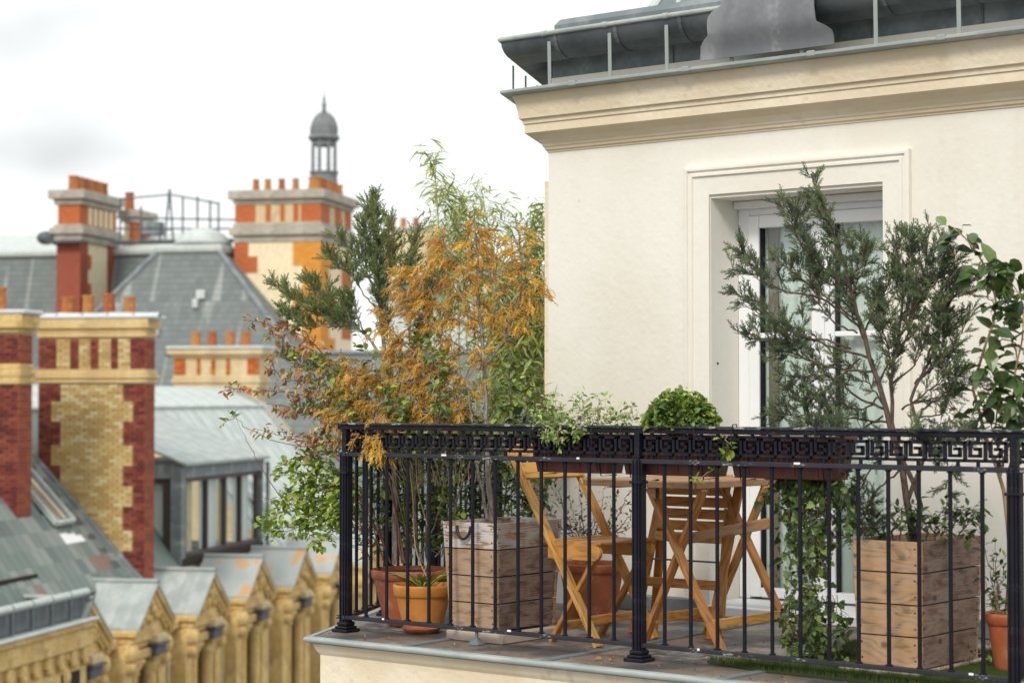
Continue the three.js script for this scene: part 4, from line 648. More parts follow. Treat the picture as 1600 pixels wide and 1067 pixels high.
// herbs in the first box: spikes of pale leaves
shrub('pale green herbs growing in the window box above the open chair', 'herbs', [1.33, .94, -.105], [
  ...[[838, 640], [855, 622], [868, 618], [880, 635], [898, 625], [905, 612], [920, 628], [935, 615], [948, 620], [962, 640], [975, 632], [988, 632], [845, 650], [915, 640], [955, 650], [890, 650], [865, 645], [930, 645]].map(([x, y], i) => S([[845 + (x - 838) * .85, 690], [x - 2, 665], [x, y]], { f0: .1, r: .002 })), S([[866, 676], [868, 672, .12], [872, 680, .16], [876, 694, .16]], { f0: .2 }), S([[905, 676], [906, 670, .12], [908, 680, .15], [904, 690, .15]], { f0: .2 }), S([[858, 676], [850, 668, .12], [860, 684, .15], [862, 690, .15]], { f0: .2 })],
  { name: 'herb_plant', seed: 83, z: -.105, tw: .045, tstep: .0062, gap: .013, cols: [[.30, .42, .09], [.38, .48, .15], [.20, .32, .055], [.36, .36, .16]], geos: [leafGeo(.030, .014, .4, .3), leafGeo(.024, .012)], bark: std({ color: lin(.2, .16, .09) }), drop: .05, flut: 1, singles: 280 });
// round bush
{
  const t = thing('parsley_bush', 'round bright green bush of curly leaves in the window box by the middle post', 'bush', [1.86, .94, -.105]), r = rng(85), items = [], c = onZ(1063, 668, -.105);
  const g = [leafGeo(.026, .024, .5, .4), leafGeo(.022, .024, .7, .2)], stem = [];
  for (let i = 0; i < 2600; i++) { const d = rv(r); d.y = Math.abs(d.y); d.normalize(); const k = Math.pow(r(), .4), bump = 1 + .30 * noise3.noise(d.x * 3.2, d.y * 3.2, d.z * 3.2 + 4) + .12 * noise3.noise(d.x * 9, d.y * 9, d.z * 9), p = c.clone().add(V(d.x * .155 * k * bump, d.y * .150 * k * bump - .005, d.z * .13 * k * bump)); const cc = k > .9 && r() < .55 ? pick(freshC, r) : pick(midC, r); items.push({ m: orient(p, d.clone().add(rv(r).multiplyScalar(.7)), V(0, 1, 0).add(rv(r)), .6 + .7 * r()), c: col(cc, r), g: i }); if (i % 14 === 0) stem.push(limb([c.clone().add(V(d.x * .03, -.06, d.z * .03)), p], .0012, 3)); }
  mesh(t, 'stems', stem.map(q => q.translate(-t.position.x, -t.position.y, -t.position.z)), stemTan); addLeaves(t, g, items, whiteLeaf, 150);
}
shrub('thin creeping stem with pale leaves trailing out of the middle window box', 'creeper', [2.05, .8, -.06], [S([[1140, 690, .02], [1128, 715, .04], [1120, 730, .05], [1090, 745, .05], [1083, 748, .05]], { f0: 0 }), S([[1136, 680, .08], [1138, 700, .1], [1134, 716, .1]], { f0: .1, ls: 1.6 })], { name: 'creeping_stem', seed: 87, z: -.06, tw: .03, tstep: .008, gap: .012, cols: freshC, geos: [leafGeo(.024, .018)], drop: -.1, singles: 120 });
// ivy
{
  const r = rng(89), stems = []; for (let i = 0; i < 26; i++) { const x = 1212 + 98 * (i / 25) + (r() - .5) * 10, e = 1236 + 62 * (i / 25) + (r() - .5) * 26, y1 = 850 + r() * 130 + (i > 5 && i < 20 ? 40 : -60), dz = (r() - .5) * .1; stems.push(S([[x, 728, .02], [x * .7 + e * .3, 752, dz], [x * .4 + e * .6 + (r() - .5) * 14, (752 + y1) / 2, dz], [e + (r() - .5) * 20, y1, dz]], { f0: .02, r: .0018 })); }
  for (let i = 0; i < 12; i++) { const x = 1226 + i * 7.5; stems.push(S([[x, 930, -.1], [x + (r() - .5) * 20, 985, -.18], [x + (r() - .5) * 34, 1022 - r() * 14, -.12]], { f0: 0, r: .0018 })); }
  stems.push(S([[1218, 742], [1212, 755], [1198, 770], [1190, 784]], { f0: .2, ls: 1.3 }), S([[1300, 730, .08], [1318, 740, .08], [1322, 775, .05], [1330, 800]], { f0: .1 }), S([[1310, 740], [1322, 780], [1326, 830]], { f0: .1 }));
  shrub('curtain of small leaved ivy hanging from the window box down to the floor', 'ivy', [2.4, .9, -.16], stems, { name: 'ivy_plant', seed: 91, z: -.17, tw: .055, tstep: .0125, gap: .021, rise: -.3, cols: [...midC, ...darkC, [.17, .24, .05], [.20, .28, .07]], geos: [ivyLeaf(.035), ivyLeaf(.028)], bark, drop: -.7, flut: .9, singles: 300 });
}
// underplanting of the brown planter
shrub('low dark leafy plant spilling over the top of the brown wooden planter', 'underplanting', [2.8, .52, -.4], [...[1350, 1370, 1395, 1410, 1440, 1470, 1495, 1520, 1380, 1425, 1455, 1500].map((x, i) => S([[1400 + (x - 1400) * .8, 850], [x, 825 - (i % 4) * 10], [x + (i % 2 ? 14 : -14), 800 + (i % 3) * 26, .05]], { f0: .1 })), S([[1350, 850], [1335, 830, .1], [1322, 812, .1]], { f0: .1 }), S([[1340, 820], [1330, 790], [1315, 770]], { f0: .1 })], { name: 'periwinkle_plant', seed: 93, z: -.42, tw: .07, tstep: .012, gap: .022, cols: [...darkC, ...midC], geos: [leafGeo(.048, .026), leafGeo(.036, .018)], drop: -.1, singles: 140 });
// large leaved climber on the right
shrub('tall lemon tree with large glossy dark leaves in the red clay pot', 'lemon tree', [3.19, .24, -.6], [
  S([[1574, 965], [1578, 860], [1568, 770], [1545, 690, 0.1], [1524, 610, 0.26], [1538, 540, 0.3], [1560, 470, 0.3], [1530, 400, 0.3], [1492, 352, 0.3]], { f0: .55, r: .011 }), S([[1560, 700, 0.08], [1580, 650, 0.18], [1592, 560, 0.3], [1600, 480, 0.3], [1560, 410, 0.3]], { f0: .3, r: .006 }), S([[1535, 560, 0.3], [1560, 530, 0.3], [1590, 540, 0.3], [1612, 560, 0.3]], { f0: .2 }), S([[1560, 740], [1578, 700, 0.08], [1600, 640, 0.2], [1612, 600, 0.28]], { f0: .2, r: .007 }), S([[1556, 480, 0.3], [1530, 440, 0.3], [1510, 420, 0.3], [1478, 384, 0.3]], { f0: .2 }), S([[1550, 690, 0.1], [1560, 640, 0.2], [1545, 610, 0.26], [1548, 580, 0.3]], { f0: .2 }), S([[1590, 560, 0.3], [1576, 500, 0.3], [1570, 460, 0.3], [1585, 420, 0.3]], { f0: .2 }), S([[1568, 760], [1560, 690, 0.1], [1540, 640, 0.2], [1548, 600, 0.28]], { f0: .3 }), S([[1574, 740], [1590, 690, 0.1], [1600, 650, 0.18], [1580, 620, 0.24]], { f0: .2 }), S([[1530, 600, 0.28], [1548, 570, 0.3], [1570, 590, 0.3], [1592, 600, 0.28]], { f0: .2 }), S([[1530, 420, 0.3], [1550, 410, 0.3], [1575, 430, 0.3], [1590, 470, 0.3]], { f0: .1 })],
  { name: 'lemon_tree', seed: 95, z: -.6, tw: .075, tstep: .022, gap: .03, cols: [[.045, .085, .03], [.06, .11, .036], [.085, .145, .042], [.13, .20, .055]], geos: [leafGeo(.095, .055, .3, .25), leafGeo(.08, .048, .4, .15)], bark: stemTan, mat: whiteGloss, drop: -.35, flut: .7, singles: 300 });
shrub('small bushy green plant at the foot of the lemon tree', 'pot plant', [3.1, .24, -.6], [[1540, 850], [1552, 870], [1560, 900], [1535, 900], [1548, 930], [1530, 960], [1545, 970], [1556, 850], [1570, 870]].map(([x, y]) => S([[1566, 972], [1560, 950], [(x + 1560) / 2, (y + 950) / 2], [x, y]], { f0: .2 })).concat([S([[1550, 1000], [1530, 1020], [1505, 1030]], { f0: .3 })]), { name: 'myrtle_plant', seed: 97, z: -.56, tw: .06, tstep: .018, gap: .022, cols: [...midC, ...darkC], geos: [leafGeo(.034, .018), leafGeo(.03, .016)], drop: 0, singles: 120 });
{ // crumbs of soil and dry leaf on the deck
  const r = rng(98), it = []; for (let i = 0; i < 260; i++) { const x = r() * 3.3, z = r() < .5 ? .22 - r() * .2 : -r() * 1.4; it.push({ m: orient(V(x, .004, z), V(r() - .5, .05, r() - .5), V(0, 1, 0), .15 + .55 * r() * r()), c: col(pick([...dryC, [.08, .05, .03], [.5, .45, .38]], r), r), g: 0 }); }
  const t = instanced(scene, 'leaf_litter', dry[2], it, whiteDry); tag(t, 'tiny crumbs of dry leaf and soil scattered over the balcony deck', 'leaf litter', null, 'stuff');
}
{ // dry leaves fallen on the deck
  const r = rng(99), g = dry; for (let i = 0; i < 3; i++) { const m = mesh(scene, 'fallen_leaf', g[i % 3], leafMat(...pick(dryC, r))); m.position.set([1.60, 1.635, 1.655][i], .008, [.085, .07, .10][i]); m.rotation.set(r(), r() * 6, r() * .4); tag(m, ['curled dry brown leaf farthest from the middle post in the heap of three', 'curled dry brown leaf lying between two others by the middle post', 'curled dry brown leaf nearest the middle post in the heap of three'][i], 'leaf', 'dry leaves fallen on the balcony floor'); }
}
// ------------------------------------------------------------------ the buildings across the street and beyond
// their axes: x out of their street front, z back along the street, heights measured from the eye line
const BX = V(.8881, 0, -.4597), BZ = V(.4597, 0, .8881), BTURN = Math.atan2(.4597, .8881);
function building(name, label, bx, bz, category = 'building') {
  const p = V(CAM.x, GROUND, CAM.z).addScaledVector(BX, bx).addScaledVector(BZ, bz), t = thing(name, label, category, [p.x, p.y, p.z], BTURN);
  t.userData.off = [-bx, EYE - GROUND, -bz]; return t;
}
const bGroup = (t, name) => { const g = part(t, name); g.position.set(...t.userData.off); return g; };
const bMesh = (t, name, geos, mat) => { const m = mesh(t, name, geos, mat); if (t.userData.off) m.position.set(...t.userData.off); return m; };
const LOW = GROUND - EYE;
const brickG = [box(.222, .068, .05, 0, 0, 0, .006), box(.108, .068, .05, 0, 0, 0, .006)].map(keep);
function bricks(parent, x0, x1, z, y0, y1, choose, seed, singles, opts = {}) {   // a face of bricks looking along +z, or along +x (opts.side)
  const r = rng(seed), ch = .078, items = [], rows = Math.floor((y1 - y0) / ch);
  for (let j = 0; j < rows; j++) { const y = y0 + (j + .5) * ch; for (const [sa, sb, set] of choose(y)) { let x = sa, k = 0; while (x < sb - .03) { const half = (k === 0 && j % 2 === 1); let w = half ? .108 : .222; if (x + w > sb - .005) w = sb - x - .006; const g = w > .15 ? 0 : 1, cx = x + w / 2; items.push({ x: cx, y, g, m: pick(set, r), sx: w / (g ? .108 : .222), dz: (r() - .5) * .008 }); x += w + .014; k++; } } }
  const put = (o, t) => { if (opts.side) { o.position.set(z + t.dz - .018, t.y, -t.x); o.rotation.y = Math.PI / 2; } else o.position.set(t.x, t.y, z + t.dz - .018); o.scale.set(t.sx, 1, 1); };
  items.sort((a, b) => (opts.order ?? ((p, q) => q.y - p.y))(a, b));
  items.slice(0, singles).forEach(t => { const o = new THREE.Mesh(brickG[t.g], t.m); o.name = 'brick'; put(o, t); o.castShadow = o.receiveShadow = true; parent.add(o); });
  const rest = items.slice(singles), d = new THREE.Object3D();
  for (const g of [0, 1]) { const it = rest.filter(t => t.g === g); if (!it.length) continue; instanced(parent, 'bricks', brickG[g], it.map(t => { put(d, t); d.updateMatrix(); d.rotation.set(0, 0, 0); return { m: d.matrix.clone(), c: t.m.color }; }), std({ color: lin(1, 1, 1), roughness: .88 })); }
}
const stoneBuff = std({ map: stoneTex([.60, .43, .19], [.72, .55, .29], [.40, .27, .12]), roughness: .92 });
const redSideLit = brickSet([[.28, .058, .028], [.23, .045, .024], [.33, .08, .034]]);  // red bricks lightened for the street faces: their sunlight is in the colour
const potShape = (r, h) => lathe([[0, 0], [r * 1.05, 0], [r * 1.0, h * .1], [r * .84, h * .86], [r * .98, h * .9], [r * .98, h], [r * .72, h], [r * .68, h * .5], [0, h * .4]], 14);
const clayPot = (p, x, y, z, r, h, i) => { const m = mesh(p, 'chimney_pot', [potShape(r, h)], potClay[i % 4]); m.position.set(x, y, z); return m; };
const stepped = (x0, x1, z0, z1, list) => list.map(([y0, y1, o]) => boxMM(x0 - o, x1 + o, y0, y1, z0 - o, z1 + o, .02));   // courses of a cap, each o proud

// --- the near roof with the tall chimney stacks
{
  const t = building('slate_roofed_building', 'near building across the street with grey slate roof, skylight and tall brick chimneys', -20, -40);
  const eX = -17.64, eY = -4.16, sl = 1.06, zN = -33, zF = -43.4, top = -23, ry = x => eY + (eX - x) * sl, n = V(sl, 1, 0).normalize(), up = V(-1, sl, 0).normalize();
  bMesh(t, 'wall', [boxMM(-26, eX - .06, LOW, -4.7, zF, zN), boxMM(-26, -20.6, -4.7, -1.3, zF, zN)], stoneYellow);
  bMesh(t, 'roof', [quadStrip([[V(eX, ry(eX) - .03, zF), V(eX, ry(eX) - .03, zN)], [V(top, ry(top) - .03, zF), V(top, ry(top) - .03, zN)]])], voidDark);
  const roofG = bGroup(t, 'slate_roof'), r = rng(201), sg = box(.328, .032, .448, 0, 0, 0, .003); keep(sg);
  const L = (eX - -21.2) * Math.hypot(1, sl); let cnt = 0;
  const rest = [], basis = (pos, w) => new THREE.Matrix4().makeBasis(V(0, 0, -1), n.clone().applyAxisAngle(V(0, 0, 1), -.085), up.clone().applyAxisAngle(V(0, 0, 1), -.085)).scale(V(w, 1, 1)).setPosition(pos);
  for (let j = 0; j * .43 < L; j++) for (let i = 0; i < 27; i++) {
    const z = zF + .18 + i * .36 + (j % 2) * .18, s = j * .43 + .2; if (z > zN - .2) continue;
    const pos = V(eX, eY, z).addScaledVector(up, s).addScaledVector(n, .018 + (r() - .5) * .010), mt = r() < .035 ? slateRed : pick(slates, r);
    if (cnt < 300) { const o = new THREE.Mesh(sg, mt); o.name = 'slate'; o.applyMatrix4(basis(pos, 1)); o.castShadow = o.receiveShadow = true; roofG.add(o); cnt++; } else rest.push({ m: basis(pos, 1), c: mt.color });
  }
  for (let j = Math.ceil(L / .43); j < 18; j++) for (let i = 0; i < 27; i++) { const z = zF + .18 + i * .36 + (j % 2) * .18; if (z < zN - .2) rest.push({ m: basis(V(eX, eY, z).addScaledVector(up, j * .43 + .2).addScaledVector(n, .018), 1), c: pick(slates, r).color }); }
  instanced(roofG, 'slates', sg, rest, std({ color: lin(1, 1, 1), roughness: .62 }));
  bMesh(t, 'end_wall', [solid([V(eX, eY - .04, zN - .01), V(top, ry(top) - .04, zN - .01), V(top, eY - .6, zN - .01), V(eX, eY - .04, zN - .01), V(top, eY - .6, zN - .01), V(eX, eY - .6, zN - .01)]), boxMM(top - 3, top, eY - .6, ry(top) - .05, zF, zN)], stoneYellow);
  // verge: rolled metal along the far edge, and a side gutter
  bMesh(t, 'verge_flashing', [beam(V(eX + .2, ry(eX + .2) + .06, zF - .02), V(top, ry(top) + .06, zF - .02), .16, .09, V(0, 1, 0), .02), beam(V(eX + .2, ry(eX + .2) + .03, zF + .2), V(top, ry(top) + .03, zF + .2), .2, .03, V(0, 1, 0), .01)], zinc);
  bMesh(t, 'step_flashing', [beam(V(eX, ry(eX) + .035, zF + .55), V(top, ry(top) + .035, zF + .55), .42, .02, V(0, 1, 0), .005)], zincDark);
  // skylight lying on the slope
  const sk = bGroup(t, 'skylight'), onR = (x, z, h) => V(x, ry(x), z).addScaledVector(n, h), fr = (a, b) => beam(a, b, .09, .13, n, .01);
  const a0 = onR(-19.98, -41.45, .14), a1 = onR(-19.98, -42.35, .14), b0 = onR(-18.88, -41.45, .14), b1 = onR(-18.88, -42.35, .14);
  mesh(sk, 'frame', [fr(a0, b0), fr(a1, b1), fr(b0, b1), beam(a0, a1, .16, .16, n, .01)], zincPale);
  mesh(sk, 'pane', [solid([a0, b0, b1, a0, b1, a1])], glassDark);
  mesh(sk, 'blind', [beam(onR(-19.9, -41.75, .155), onR(-18.95, -41.75, .155), .05, .01, n), beam(onR(-19.9, -42.0, .155), onR(-18.95, -42.0, .155), .16, .01, n)], stonePale);
  mesh(sk, 'apron', [beam(onR(-18.78, -41.9, .03), onR(-18.52, -41.9, .03), 1.0, .015, n)], whitePaint);
  // low lead box dormer and the row of dark lead panels along the eaves
  bMesh(t, 'lead_box', [boxMM(-18.7, -18.02, -4.2, -3.62, -38.9, -33.5, .02)], voidDark);
  for (let i = 0; i < 4; i++) bMesh(t, 'lead_roll', [limb([V(-17.98, -3.98, -39.6 + i * 1.55), V(-17.98, -3.98, -38.12 + i * 1.55)], .11, 10)], zincPale);
  const px = -16.40, zE = -37.76;   // the strip stands flush with the street front and stops at the first gable
  for (let i = 0; i < 8; i++) { const z = zE + .04 + i * .855; bMesh(t, 'lead_panel', [boxMM(px - .08, px - .02, -4.31, -3.90, z + .03, z + .82, .01)], zincDark); bMesh(t, 'panel_batten', [boxMM(px - .06, px + .03, -4.345, -3.86, z - .03, z + .025, .01)], zinc); bMesh(t, 'coping', [limb([V(px - .03, -3.85, z + .02), V(px - .03, -3.85, z + .84)], .08, 8)], zincPale); }
  bMesh(t, 'walkway', [boxMM(-17.75, px - .1, -4.4, -4.25, zE, zN)], zinc);
  bMesh(t, 'ledge', [boxMM(px - .3, px + .22, -4.40, -4.345, zE - .02, zN, .02)], zincPale);
  bMesh(t, 'cornice', [boxMM(px - .3, px + .16, -4.52, -4.402, zE - .04, zN, .03), boxMM(px - .3, px + .08, -4.92, -4.522, zE - .04, zN, .03)], stoneYellow);
  bMesh(t, 'front_wall', [boxMM(-17.8, px - .05, LOW, -4.53, zE, zN)], stoneYellow);
  for (let i = 0; i < 9; i++) bMesh(t, 'corbel', [boxMM(px - .1, px + .06, -5.16, -4.922, zE + .1 + i * .56, zE + .36 + i * .56, .05), new THREE.SphereGeometry(.09, 8, 6).translate(px + .02, -5.2, zE + .23 + i * .56).toNonIndexed()].map(g => uvBox(g)), stoneYellow);
  bMesh(t, 'window_recess', [boxMM(px - .06, px - .03, -7.3, -5.35, zE + .35, zE + 1.2)], voidDark);
  // tall stack on the party wall
  const c1 = bGroup(t, 'chimney'); const X0 = -20.24, X1 = -17.60, Zf = -43.62, Zb = -44.2;
  mesh(c1, 'core', [boxMM(X0 + .01, X1 - .01, -6, .36, Zb, Zf - .03), boxMM(X0 + .01, X1 - .01, .66, 1.4, Zb, Zf - .03)], mortar);
  const px0 = -19.59, px1 = -18.30, quoin = y => { const t = .345 - y, wide = t > .44 && Math.floor((t - .44) / .485) % 2 === 0, a = X0 + (wide ? .33 : .56), b = X1 - (wide ? .29 : .53); return [[X0, a, redBricks], [a, b, yellowBricks], [b, X1, redBricks]]; };
  bricks(c1, X0, X1, Zf, -4.6, .345, quoin, 301, 300);
  bricks(c1, -Zf, -Zb, X1, -4.6, .345, () => [[-Zf, -Zb, redSideLit]], 303, 0, { side: true });
  const up2 = () => { const u = [0, .17, .30, .38, .49, .565, .68, .745, .86, 1]; return u.slice(1).map((v, i) => [X0 + u[i] * (X1 - X0), X0 + v * (X1 - X0), i % 2 ? yellowBricks : redBricks]); };
  bricks(c1, X0, X1, Zf, .665, 1.40, up2, 305, 120); bricks(c1, -Zf, -Zb, X1, .665, 1.40, () => [[-Zf, -Zb, redSideLit]], 306, 0, { side: true });
  mesh(c1, 'band', stepped(X0, X1, Zb, Zf, [[.345, .45, .05], [.452, .53, .09], [.532, .62, .05], [.622, .664, .02]]), stoneBuff);
  mesh(c1, 'cap', stepped(X0, X1, Zb, Zf, [[1.402, 1.50, .04], [1.502, 1.60, .03], [1.602, 1.83, .10]]), stoneBuff);
  { const g = []; for (let i = 0; i < 5; i++) g.push(limb([V(X0 - .16 + i * .63, 1.87 + .015 * (i % 2), Zf - .05), V(X0 + .44 + i * .63, 1.87, Zf - .05)], .1, 8)); mesh(c1, 'lead_capping', [boxMM(X0 - .16, X1 + .22, 1.832, 1.90, Zb - .16, Zf + .13, .03), ...g], leadWhite); }
  [[-19.63, .2], [-19.14, .17], [-18.63, .18], [-18.12, .17]].forEach(([x, w], i) => clayPot(c1, x, 1.9, Zf - .3, w * .88, .45 + .04 * (i % 3), i));
  // second stack at the frame's edge
  const c2 = bGroup(t, 'chimney'), Y0 = -21.6, Y1 = -19.10, Wf = -40.2, Wb = -40.85;
  mesh(c2, 'core', [boxMM(Y0 + .01, Y1 - .01, -3, .30, Wb, Wf - .03), boxMM(Y0 + .01, Y1 - .01, .74, 1.45, Wb, Wf - .03)], mortar);
  bricks(c2, -20.3, Y1, Wf, -2.68, .30, () => [[-20.3, Y1, redBricks]], 311, 180); bricks(c2, -Wf, -Wb, Y1, -2.68, .30, () => [[-Wf, -Wb, redSideLit]], 312, 60, { side: true });
  bricks(c2, -20.3, Y1, Wf, .74, 1.4, () => [[-20.3, Y1, redBricks]], 313, 40); bricks(c2, -Wf, -Wb, Y1, .74, 1.4, () => [[-Wf, -Wb, redSideLit]], 314, 0, { side: true });
  mesh(c2, 'band', stepped(Y0, Y1, Wb, Wf, [[.30, .46, .05], [.462, .62, .07], [.622, .738, .03]]), stoneYellow);
  mesh(c2, 'cap', stepped(Y0, Y1, Wb, Wf, [[1.402, 1.50, .04], [1.502, 1.80, .13]]), stoneYellow);
  mesh(c2, 'lead_capping', [boxMM(Y0, Y1 + .2, 1.802, 1.9, Wb - .16, Wf + .16, .04)], leadWhite);
  clayPot(c2, -19.72, 1.9, Wf - .3, .18, .5, 0); clayPot(c2, -20.5, 1.9, Wf - .3, .18, .5, 1);
  mesh(c2, 'base_flashing', [boxMM(Y1 - .5, Y1 + .03, -2.80, -2.62, Wb - .03, Wf + .03, .02), boxMM(Y1 - .15, Y1 + .32, -2.98, -2.9, Wb, Wf + .1, .01)], zincPale);
}
// --- the long building with a row of gables on the street front
{
  const t = building('gabled_building', 'long yellow stone building with a row of zinc covered gables and a glazed dormer', -20, -54);
  const X = -16.35, Z0 = -37.73, P = 3.51, NB = 7, hw = 1.07, rise = .88;
  bMesh(t, 'wall', [boxMM(-27, X - .75, LOW, -4.75, -66, -43.6), boxMM(-17.6, X - .75, LOW, -5.0, -43.6, -37.9)], stoneYellow);
  for (let k = 0; k < NB; k++) {
    const z = Z0 - k * P + [0, .04, -.03, .05, -.04, .02, 0][k], yP = -4.0 + [0, .03, -.02, .03, -.03, .02, 0][k], yE = yP - rise, g = bGroup(t, 'gable');
    const slope = s => { const a = V(X + .05, yP, z), b = V(X - 1.5, yP, z), c = V(X - 1.5, yE, z + s * hw), d = V(X + .05, yE, z + s * hw), dn = V(0, -.06, 0); return [solid([a, c, b, a, d, c]), solid([a, b, c, a, c, d].map(p => p.clone().add(dn))), solid([a, d, d.clone().add(dn), a, d.clone().add(dn), a.clone().add(dn)]), solid([d, c, c.clone().add(dn), d, c.clone().add(dn), d.clone().add(dn)])]; };
    const zm = k < 3 ? zincMid : zincRust;
    if (k) mesh(g, 'roof_slope', slope(1), zm); else mesh(g, 'roof_slope', [solid([V(X + .05, yP, z), V(X - .6, yP, z), V(X - .3, yP - .5, z + .5), V(X + .05, yP, z), V(X - .3, yP - .5, z + .5), V(X + .05, yP - .55, z + .5)])], zm); mesh(g, 'roof_slope', slope(-1), zm); mesh(g, 'ridge_roll', [limb([V(X + .06, yP + .02, z), V(X - 1.5, yP + .02, z)], .05, 7)], zm);
    const tri = (x, q) => solid([V(x, yP - .12, z), V(x, yE + .02, z + hw - q), V(x, yE + .02, z - hw + q)]);
    mesh(g, 'pediment', [tri(X - .14, .05), boxMM(X - .75, X - .142, yE - .35, yE + .02, z - hw + .05, z + hw - .05)], stoneYellow);
    for (const s of [-1, 1]) { const sb = s > 0 ? .16 : 0, dy = s > 0 ? -.09 : 0; mesh(g, 'raking_cornice', [beam(V(X - .02 - sb, yP - .10 + dy, z + s * .02), V(X - .02 - sb, yE - .06 - sb * .3 + dy, z + s * (hw + .02 - sb * .4)), .16, .10, V(1, 0, 0), .01), beam(V(X - .07 - sb, yP - .25 + dy, z + s * .02), V(X - .07 - sb, yE - .17 + dy, z + s * (hw - .04)), .16, .07, V(1, 0, 0), .01), beam(V(X - .1 - sb, yP - .36 + dy, z), V(X - .1 - sb, yE - .2 + dy, z + s * (hw - .2)), .1, .05, V(1, 0, 0), .01)], stoneYellow); }
    const rr = rng(400 + k), carv = []; for (let i = 0; i < 16; i++) { const u = rr() * 2 - 1, v = rr() * (1 - Math.abs(u)) * .62; carv.push(new THREE.SphereGeometry(.06 + .07 * rr(), 7, 5).translate(X - .13, yE + .03 + v * rise, z + u * hw * .62).toNonIndexed()); }
    mesh(g, 'carving', carv.map(q => uvBox(q)), stoneYellow);
    mesh(g, 'gutter_moulding', [-1, 1].flatMap(s => [boxMM(X - 1.6, X + .02, yE - .2, yE - .06, z + s * hw - .06, z + s * hw + .10, .04), boxMM(X - 1.6, X - .06, yE - .36, yE - .202, z + s * hw - .12, z + s * hw + .03, .05)]), stoneYellow);
    for (const s of [-1, 1]) mesh(g, 'bracket', [new THREE.SphereGeometry(.26, 10, 8).scale(.9, 1, .8).translate(X - .22, yE - .55, z + s * (hw - .1)).toNonIndexed(), new THREE.SphereGeometry(.17, 8, 6).translate(X - .2, yE - .85, z + s * (hw - .1)).toNonIndexed()].map(q => uvBox(q)), stoneYellow);
    // bay below: piers, half columns with capitals, lead capped ledge, sunk window
    const bz = bGroup(t, 'bay');
    mesh(bz, 'pier', [-1, 1].flatMap(s => [boxMM(X - .75, X - .22, LOW, yE - .37, z + s * (hw - .1) - .2, z + s * (hw - .1) + .2, .03)]), stoneYellow);
    for (const s of [-.52, .52]) { mesh(bz, 'column', [uvBox(new THREE.CylinderGeometry(.15, .16, 12, 14).translate(X - .36, yE - 1.0 - 6, z + s).toNonIndexed())], stoneYellow); mesh(bz, 'capital', [boxMM(X - .62, X - .12, yE - .84, yE - .74, z + s - .25, z + s + .25, .03), uvBox(lathe([[.15, 0], [.2, .05], [.17, .1], [.27, .26], [0, .27]], 12).translate(X - .36, yE - 1.1, z + s))], stoneYellow); }
    mesh(bz, 'lintel', [boxMM(X - .72, X - .14, yE - .73, yE - .53, z - .85, z + .85, .04), boxMM(X - .72, X - .2, yE - .5, yE - .37, z - .8, z + .8, .03)], stoneYellow);
    mesh(bz, 'lead_ledge', [boxMM(X - .5, X + .06, yE - .50, yE - .45, z - .75, z - .02, .02), boxMM(X - .5, X - .02, yE - .72, yE - .52, z - .7, z - .08, .02)], zincDark);
    mesh(bz, 'stone_block', [boxMM(X - .5, X + .02, yE - .45, yE - .26, z - .62, z - .1, .04)], stonePale);
    mesh(bz, 'window_recess', [boxMM(X - .78, X - .73, -14, yE - .8, z - .36, z + .36), boxMM(X - .78, X - .73, -14, yE - 1.0, z - P / 2 - .42, z - P / 2 + .42)], voidDark);
    mesh(bz, 'window_frame', [-1, 1].map(s => boxMM(X - .74, X - .55, -14, yE - 1.0, z - P / 2 + s * .46 - .05, z - P / 2 + s * .46 + .05, .02)), stonePale);
    mesh(bz, 'cornice', [boxMM(X - .78, X - .4, yE - .40, yE - .2, z - P / 2 - .7, z - P / 2 + .7, .04), boxMM(X - .78, X - .5, yE - .2, yE - .06, z - P / 2 - .7, z - P / 2 + .7, .03)], stoneYellow);
  }
  // roof behind the gables
  const eX = -17.8, eY = -4.35, q = V(-21.3, -.28, 0), rz0 = -43.9, rz1 = -63.2;
  bMesh(t, 'roof', [quadStrip([[V(eX, eY, rz1), V(eX, eY, -53.3)], [V(q.x, q.y, rz1), V(q.x, q.y, -53.3)]].map(r => r)), solid([V(q.x, q.y, rz1), V(q.x, q.y, rz0), V(-22.6, .36, rz0), V(q.x, q.y, rz1), V(-22.6, .36, rz0), V(-22.6, .36, rz1)])], zincPale);
  bMesh(t, 'lower_roof', [solid([V(eX, eY, -47.2), V(eX, eY, rz0), V(q.x, q.y, rz0), V(eX, eY, -47.2), V(q.x, q.y, rz0), V(q.x, q.y, -47.2)])], slates[0]);
  bMesh(t, 'roof_ridge', [limb([V(q.x, q.y + .02, rz0), V(q.x, q.y + .02, rz1)], .07, 8)], zincPale);
  for (let i = 0; i < 12; i++) { const z = -53.9 - i * .82; bMesh(t, 'roof_seam', [beam(V(eX, eY + .03, z), V(q.x, q.y + .03, z), .03, .035, V(0, 1, 0), .01)], zincPale); }
  bMesh(t, 'verge', [beam(V(eX, eY + .05, rz1), V(q.x, q.y + .05, rz1), .9, .06, V(0, 1, 0), .01), beam(V(q.x, q.y + .05, rz1), V(-22.6, .41, rz1), .4, .06, V(0, 1, 0), .01)], zincRust);
  bMesh(t, 'end_wall', [solid([V(eX, eY - .05, rz1), V(q.x, q.y - .05, rz1), V(-27, q.y - .05, rz1), V(eX, eY - .05, rz1), V(-27, q.y - .05, rz1), V(-27, -6, rz1)])], stonePale);
